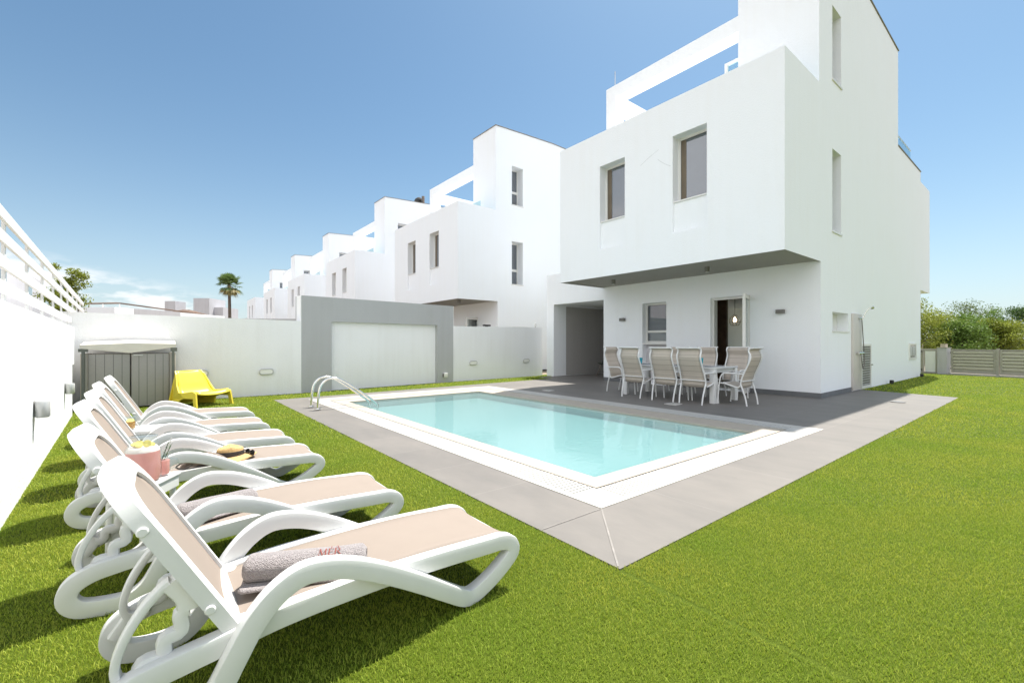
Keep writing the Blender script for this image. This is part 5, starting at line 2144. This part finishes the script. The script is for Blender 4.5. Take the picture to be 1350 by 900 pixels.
M_GATE = mat('beige gate paint', (0.52, 0.49, 0.42), 0.5, var=0.06, vscale=5)
M_GATED = mat('beige grey gate post', (0.40, 0.375, 0.33), 0.5, var=0.08, vscale=5)
s_ = 0.0
for i, (a, b, lb) in enumerate(((0.02, 1.27, 'left leaf of the beige slatted driveway gate'), (1.37, 2.62, 'right leaf of the beige slatted driveway gate'))):
    o_ = gp((a + b) / 2, 0, .06)
    t = thing('driveway_gate', lb, 'gate', o_, 'leaves of the slatted driveway gate')
    mb = MB()
    gbox(mb, a, a + .07, -.03, .03, .07, .96)
    gbox(mb, b - .07, b, -.03, .03, .07, .96)
    gbox(mb, a + .07, b - .07, -.028, .028, .07, .11)
    gbox(mb, a + .07, b - .07, -.028, .028, .93, .96)
    mb.build('gate_frame', M_GATED, t, o_)
    mb = MB()
    z = .24
    while z < .90:
        gbox(mb, a + .07, b - .07, -.012, .045, z, z + .068)
        z += .115
    gbox(mb, a + .07, b - .07, -.02, -.013, .24, .93)
    mb.build('slat_panel', M_GATE, t, o_)
    mb = MB()
    gbox(mb, a + .07, b - .07, -.015, .012, .11, .235)
    mb.build('kick_plate', M_GATED, t, o_)
    mb = MB()
    gbox(mb, a - .015 if i == 0 else b + .0, a + .0 if i == 0 else b + .015, -.04, .05, .2, .26)
    gbox(mb, a - .015 if i == 0 else b + .0, a + .0 if i == 0 else b + .015, -.04, .05, .8, .86)
    mb.build('hinge', M_LAMP, t, o_)
mb = MB()
gbox(mb, -.05, 6.0, -.05, .16, -.05, .055)
struct(mb.build('gate_threshold_kerb', M_COPING))
o_ = gp(1.32, 0, 0)
mb = MB()
gbox(mb, 1.285, 1.355, .0, .06, .05, .99)
tag(mb.build('gate_post', M_GATED, None, o_), 'slim beige post where the two gate leaves meet', 'post')
o_ = gp(-.22, 0, 0)
t = thing('gate_pillar', 'pale grey gate pillar with a stone lantern block on top', 'pillar', o_)
mb = MB()
gbox(mb, -.36, -.06, -.12, .12, -.05, 1.0)
mb.build('shaft', M_LAV, t, o_)
mb = MB()
gbox(mb, -.38, -.04, -.14, .14, 1.0, 1.025)
mb.build('cap', M_GATED, t, o_)
mb = MB()
gbox(mb, -.28, -.13, -.08, .08, 1.025, 1.16)
mb.build('lantern_block', M_STONE, t, o_)
o_ = gp(-.7, 0, 0)
t = thing('pedestrian_gate', 'narrow garden gate with white panel beside the pillar', 'gate', o_)
mb = MB()
gbox(mb, -.98, -.84, -.03, .03, .0, .97)
gbox(mb, -.46, -.37, -.03, .03, .0, .97)
gbox(mb, -.84, -.46, -.028, .028, .88, .97)
gbox(mb, -.84, -.46, -.028, .028, .0, .06)
mb.build('gate_frame', M_GATED, t, o_)
mb = MB()
gbox(mb, -.80, -.46, -.01, .02, .06, .88)
mb.build('gate_panel', mat('white gate panel', (0.82, 0.82, 0.81), 0.4, var=0.03, vscale=4), t, o_)
mb = MB()
gbox(mb, -.93, -.89, .03, .06, .82, .9)
gbox(mb, -.93, -.89, .03, .06, .1, .18)
mb.build('hinge', M_LAMP, t, o_)
o_ = gp(-1.6, 0, 0)
mb = MB()
gbox(mb, -2.6, -1.0, -.1, .1, -.05, .98)
tag(mb.build('front_wall', M_WALLW, None, o_), 'short white wall left of the narrow garden gate', 'wall')
o_ = gp(2.3, -2.5, 0)
t = thing('street_wall', 'pale boundary wall with a flat cap beyond the gate', 'wall', o_)
mb = MB()
gbox(mb, 1.5, 7.0, -2.9, -2.6, -.05, 1.22)
mb.build('wall_body', M_LAV, t, o_)
mb = MB()
gbox(mb, 1.35, 7.05, -2.98, -2.52, 1.22, 1.27)
mb.build('wall_cap', M_STONE, t, o_)
o_ = gp(4.4, 0, 0)
t = thing('driveway_gate', 'beige slatted fence panel continuing past the gate on the right', 'fence', o_)
mb = MB()
gbox(mb, 2.72, 5.9, -.012, .02, .2, .95)
mb.build('slat_panel', M_GATE, t, o_)
mb = MB()
gbox(mb, 2.66, 2.72, -.04, .04, .05, .98)
gbox(mb, 5.9, 5.96, -.04, .04, .05, .98)
mb.build('post', M_GATED, t, o_)

# ------------------------------------------------------------------ trees


def leaf_mat(name, c, tr=0.3):
    return mat(name, c, 0.55, island=0.45, var=0.35, vscale=1.2, trans=tr, spec=0.3)


LEAF = [leaf_mat('olive yellow leaves', (0.25, 0.29, 0.04)), leaf_mat('fresh green leaves', (0.15, 0.24, 0.045)),
        leaf_mat('grey green leaves', (0.15, 0.20, 0.07)), leaf_mat('deep green leaves', (0.085, 0.15, 0.04))]


def tree(name, label, base, h, rad, m, seed, n=3500, leaf=.10, group=None, cat='tree', low=.12, clumps=26, airy=.5):
    r = np.random.default_rng(seed)
    x, y, z = base
    t = thing(name, label, cat, base, group)
    # trunk and limbs
    mb = MB()
    rr = random.Random(seed)
    mb.tube([(x, y, z - .05), (x + rr.uniform(-.1, .1), y + rr.uniform(-.1, .1), z + h * .25), (x + rr.uniform(-.2, .2), y + rr.uniform(-.2, .2), z + h * .62)], .03 * h, r1=.012 * h, smooth_path=4, seg=8)
    cl = []
    for k in range(clumps):
        an = r.random() * 2 * np.pi
        f = r.random() ** .6
        hh = low + (1 - low) * r.random()
        # rounded profile
        prof = math.sqrt(max(.05, 1 - ((hh - .5) / .56) ** 2))
        cl.append((x + math.cos(an) * rad * f * prof * .86, y + math.sin(an) * rad * f * prof * .86, z + h * hh * .93))
    for k in range(min(9, clumps)):
        c = cl[k]
        mb.tube([(x, y, z + h * (.15 + .05 * k % .3)), ((x + c[0]) / 2, (y + c[1]) / 2, (z + h * .3 + c[2]) / 2), c], .010 * h, r1=.003 * h, smooth_path=3, seg=5)
    mb.build('trunk', M_BARK, t, base)
    cl = np.array(cl)
    ci = r.integers(0, clumps, n)
    sz = rad * (.22 + .2 * r.random(clumps))
    off = r.normal(size=(n, 3))
    off /= np.linalg.norm(off, axis=1)[:, None]
    off *= (r.random(n) ** airy)[:, None] * sz[ci][:, None] * np.array([1.15, 1.15, .85])
    P = cl[ci] + off
    P[:, 2] = np.maximum(P[:, 2], z + .03)
    a = r.normal(size=(n, 3))
    a /= np.linalg.norm(a, axis=1)[:, None]
    b = r.normal(size=(n, 3))
    b = np.cross(a, b)
    b /= np.linalg.norm(b, axis=1)[:, None]
    l = leaf * (.6 + .8 * r.random(n))[:, None]
    w = l * .42
    V = np.stack([P - a * l * .5, P + b * w * .5, P + a * l * .5, P - b * w * .5], 1).reshape(-1, 3) - np.array(base)
    me = bpy.data.meshes.new('crown')
    me.vertices.add(4 * n)
    me.vertices.foreach_set('co', V.astype(np.float32).ravel())
    me.loops.add(4 * n)
    me.loops.foreach_set('vertex_index', np.arange(4 * n, dtype=np.int32))
    me.polygons.add(n)
    me.polygons.foreach_set('loop_start', np.arange(n, dtype=np.int32) * 4)
    me.update(calc_edges=True)
    me.materials.append(m)
    o = bpy.data.objects.new('crown', me)
    COL.objects.link(o)
    o.parent = t
    return t


GRP = 'trees behind the front gate'
# (distance along the view, image column) -> ground position
TH = R(51.35)


def at(px, d):
    l = (px - 675) / 584 * d
    return (math.cos(TH) * d + math.sin(TH) * l, math.sin(TH) * d - math.cos(TH) * l)


TR = [(1205, 26, 3.9, 2.0, 0, 'yellowish bushy tree half hidden by the house corner'),
      (1236, 27, 3.2, 1.8, 0, 'yellowish round shrub above the gate pillar'),
      (1262, 31, 4.1, 2.1, 2, 'tall grey green airy tree above the left gate leaf'),
      (1268, 25, 2.5, 1.3, 1, 'low fresh green shrub behind the left gate leaf'),
      (1292, 27, 3.4, 1.7, 1, 'fresh green tree above where the gate leaves meet'),
      (1302, 33, 4.0, 1.9, 2, 'grey green sparse tree rising behind the fresh green one'),
      (1318, 26, 2.6, 1.5, 0, 'yellowish low shrub left of the pale street wall'),
      (1352, 28, 3.6, 1.6, 3, 'dark green tree at the right edge above the street wall')]
for i, (px, d, h, rad, mi, lb) in enumerate(TR):
    x, y = at(px, d)
    tree('shrub_tree', lb, (x, y, -.05), h, rad, LEAF[mi], 20 + i, n=11000 if mi != 2 else 6500, leaf=.12, group=GRP, clumps=60, airy=.6, low=.04)
for i, (px, d, h, rad, lb) in enumerate(((1385, 30, 3.8, 2.2, 'green tree just outside the right frame edge'),)):
    pass
x, y = at(101, 17.5)
tree('broadleaf_tree', 'olive green tree rising behind the slatted fence', (x - .3, y + .1, -.05), 4.7, .8, LEAF[0], 55, n=9000, leaf=.09, clumps=40, low=.35, airy=.6)
# low greenery showing over the back wall
x, y = at(203, 16)
tree('palm_shrub', 'small green shrub top showing over the back wall', (x, y, -.05), 2.15, .5, LEAF[1], 61, n=1300, leaf=.12, cat='shrub', low=.5)
x, y = at(125, 15.5)
tree('garden_shrub', 'yellow green shrub top beside the slatted fence end', (x, y, -.05), 2.0, .4, LEAF[0], 63, n=900, leaf=.10, cat='shrub', low=.5)

# fan palm
px_, py_ = at(302, 36)
o_ = (px_, py_, -.05)
t = thing('palm_tree', 'tall fan palm with a dry skirt beyond the back wall', 'palm tree', o_)
zc = 5.95
MB().tube([(px_, py_, -.05), (px_ + .05, py_, 3), (px_, py_, zc)],   .14, r1=.10, smooth_path=5, seg=10).build('trunk', M_BARK, t, o_)


def fronds(mb, n, el0, el1, ln, seed, droop):
    r = random.Random(seed)
    for k in range(n):
        an = r.random() * 6.28
        el = R(r.uniform(el0, el1))
        d = Vector((math.cos(an) * math.cos(el), math.sin(an) * math.cos(el), math.sin(el)))
        L = ln * r.uniform(.75, 1.1)
        c = Vector((px_, py_, zc))
        hub = c + d * L * .55 - Vector((0, 0, droop * .25 * L))
        mb.tube([c, hub], .016, seg=4)
        sd = d.cross(Vector((0, 0, 1))).normalized()
        upv = sd.cross(d)
        for j in range(15):
            a = R(-100 + 200 * j / 14)
            e = d * math.cos(a) + sd * math.sin(a)
            tip = hub + e * L * .52 * (1 - .25 * abs(a)) - Vector((0, 0, droop * L * (.22 + .1 * r.random())))
            mid = hub + e * L * .28
            s2 = e.cross(upv).normalized() * .035
            mb.add([hub - s2 * .4, hub + s2 * .4, mid + s2, tip, mid - s2], [(0, 1, 2, 4), (4, 2, 3)])


mb = MB()
fronds(mb, 40, -30, 85, 1.25, 5, .42)
mb.build('green_fronds', leaf_mat('palm green', (0.12, 0.18, 0.05), .25), t, o_)
mb = MB()
fronds(mb, 12, -60, -25, .95, 6, .7)
mb.build('dry_fronds', leaf_mat('dry palm fronds', (0.34, 0.29, 0.12), .25), t, o_)

# ------------------------------------------------------------------ background buildings


def block(name, label, px0, px1, d, zt, depth, m, zb=-.06, windows=(), cat='building', d1=None):
    x0, y0 = at(px0, d)
    x1, y1 = at(px1, d1 or d)
    a, b = Vector((x0, y0, 0)), Vector((x1, y1, 0))
    dr = (b - a).normalized()
    nn = Vector((-dr.y, dr.x, 0))
    o_ = (a + b) / 2
    t = thing(name, label, cat, (o_.x, o_.y, 0))
    mb = MB()
    q = [a, b, b + nn * depth, a + nn * depth]
    vs = [p + Vector((0, 0, zb)) for p in q] + [p + Vector((0, 0, zt)) for p in q]
    mb.add(vs, [(0, 1, 5, 4), (1, 2, 6, 5), (2, 3, 7, 6), (3, 0, 4, 7), (4, 5, 6, 7)])
    mb.build('wall', m, t, t.location)
    return t, a, b, dr, nn


ga = block('low_building', 'long low white building beyond the back wall', 151, 296, 24, 3.14, 5, M_WHITE, d1=32)
mb = MB()
t, a, b, dr, nn = ga
for f0, f1, z0, z1 in ((.06, .26, 2.5, 2.75),):
    p0, p1 = a + dr * ((b - a).length * f0) - nn * .01, a + dr * ((b - a).length * f1) - nn * .01
    mb.quad(p0 + Vector((0, 0, z0)), p1 + Vector((0, 0, z0)), p1 + Vector((0, 0, z1)), p0 + Vector((0, 0, z1)))
mb.build('window_band', M_LAV, t, t.location)
gb = block('shaded_building_end', 'shaded end face of the long white building, its shade coloured grey', 119, 150.5, 24.3, 3.15, 4, M_LAV, d1=24.05)  # end of the same white building; its shade is put into the grey colour
pg0, pg1, pg2 = Vector((*at(116, 26.2), 0)), Vector((*at(160, 26.2), 0)), Vector((*at(268, 31), 0))
t = thing('roof_pergola', 'brown roof pergola on thin posts above the low buildings', 'pergola', ((pg0.x + pg2.x) / 2, (pg0.y + pg2.y) / 2, 3.14))
bk = Vector((-.3, 1.6, 0))
U = lambda z: Vector((0, 0, z))
mb = MB()
for (q0, q1, z0, z1) in ((pg0, pg1, 3.55, 3.58), (pg1, pg2, 3.58, 3.24)):
    A = [q0 + U(z0), q1 + U(z1), q1 + bk + U(z1 + .12), q0 + bk + U(z0 + .12)]
    B = [p - U(.07) for p in A]
    mb.add(A + B, [(0, 1, 2, 3), (7, 6, 5, 4), (0, 4, 5, 1), (1, 5, 6, 2), (2, 6, 7, 3), (3, 7, 4, 0)])
mb.build('shade_roof', M_ROOFT, t, t.location)
for f in (0.05, .45, .95):
    p = pg0 + (pg1 - pg0) * f
    MB().box(p.x - .03, p.x + .03, p.y - .03, p.y + .03, 3.0, 3.5).build('post', M_FRAME, t, t.location)


def gable(label, px0, px1, d, ze, zr, depth):
    t, a, b, dr, nn = block('tiled_house', label, px0, px1, d, ze, depth, M_WHITE)
    mb = MB()
    up = Vector((0, 0, 1))
    e = .3
    A = [a - dr * e - nn * e + up * (ze - .08), b + dr * e - nn * e + up * (ze - .08), b + dr * e + nn * (depth + e) + up * (ze - .08), a - dr * e + nn * (depth + e) + up * (ze - .08),
         a + dr * depth * .3 + nn * depth / 2 + up * zr, b - dr * depth * .3 + nn * depth / 2 + up * zr]
    mb.add(A, [(0, 1, 5, 4), (1, 2, 5), (2, 3, 4, 5), (3, 0, 4), (3, 2, 1, 0)])
    mb.build('roof', M_ROOFT, t, t.location)


gable('house with brown tiled roof behind the long low white building', 190, 245, 46, 4.0, 4.9, 6)
gable('distant house with brown tiled roof left of the far white houses', 316, 345, 74, 5.2, 6.0, 7)
block('stair_tower_block', 'plain grey lavender rooftop block, smaller and left of two', 217, 231, 62, 7.1, 2.0, M_LAV)
block('apartment_block', 'plain grey lavender tall block left of the palm', 255, 276, 62, 7.5, 3.5, M_LAV)
block('apartment_block', 'lower pale block joined to the right of the grey block', 276.5, 294, 63, 6.3, 3.5, M_LAV)
# grey parapet wall just behind the back wall, left of the feature wall
x0, y0 = at(311, 17)
x1, y1 = at(410, 14.5)
mb = MB()
a, b = Vector((x0, y0, 0)), Vector((x1, y1, 0))
wall_prism(mb, [(a.x, a.y), (b.x, b.y)], -.06, [2.13, 1.98], .2, (0, 1))
tag(mb.build('boundary_wall', M_GREYW, None, (a + b) / 2), 'blue grey boundary wall top left of the feature wall', 'wall')
# neighbour house behind the slatted fence
o_ = (-8, 24, 0)
t = thing('neighbour_house', 'pale two storey house seen through the slatted fence', 'house', o_)
mb = MB()
mb.box(-15, -6.2, 13, 44, -.06, 5.4)
mb.box(-14, -7.4, 15, 42, 5.4, 5.9)
mb.build('wall', M_LAV, t, o_)
for k in range(5):
    for z in (1.2, 3.8):
        y = 15 + k * 6
        mb = MB()
        mb.box(-6.2, -6.15, y, y + 1.5, z, z + 1.1)
        mb.build('window', M_PANE, t, o_)
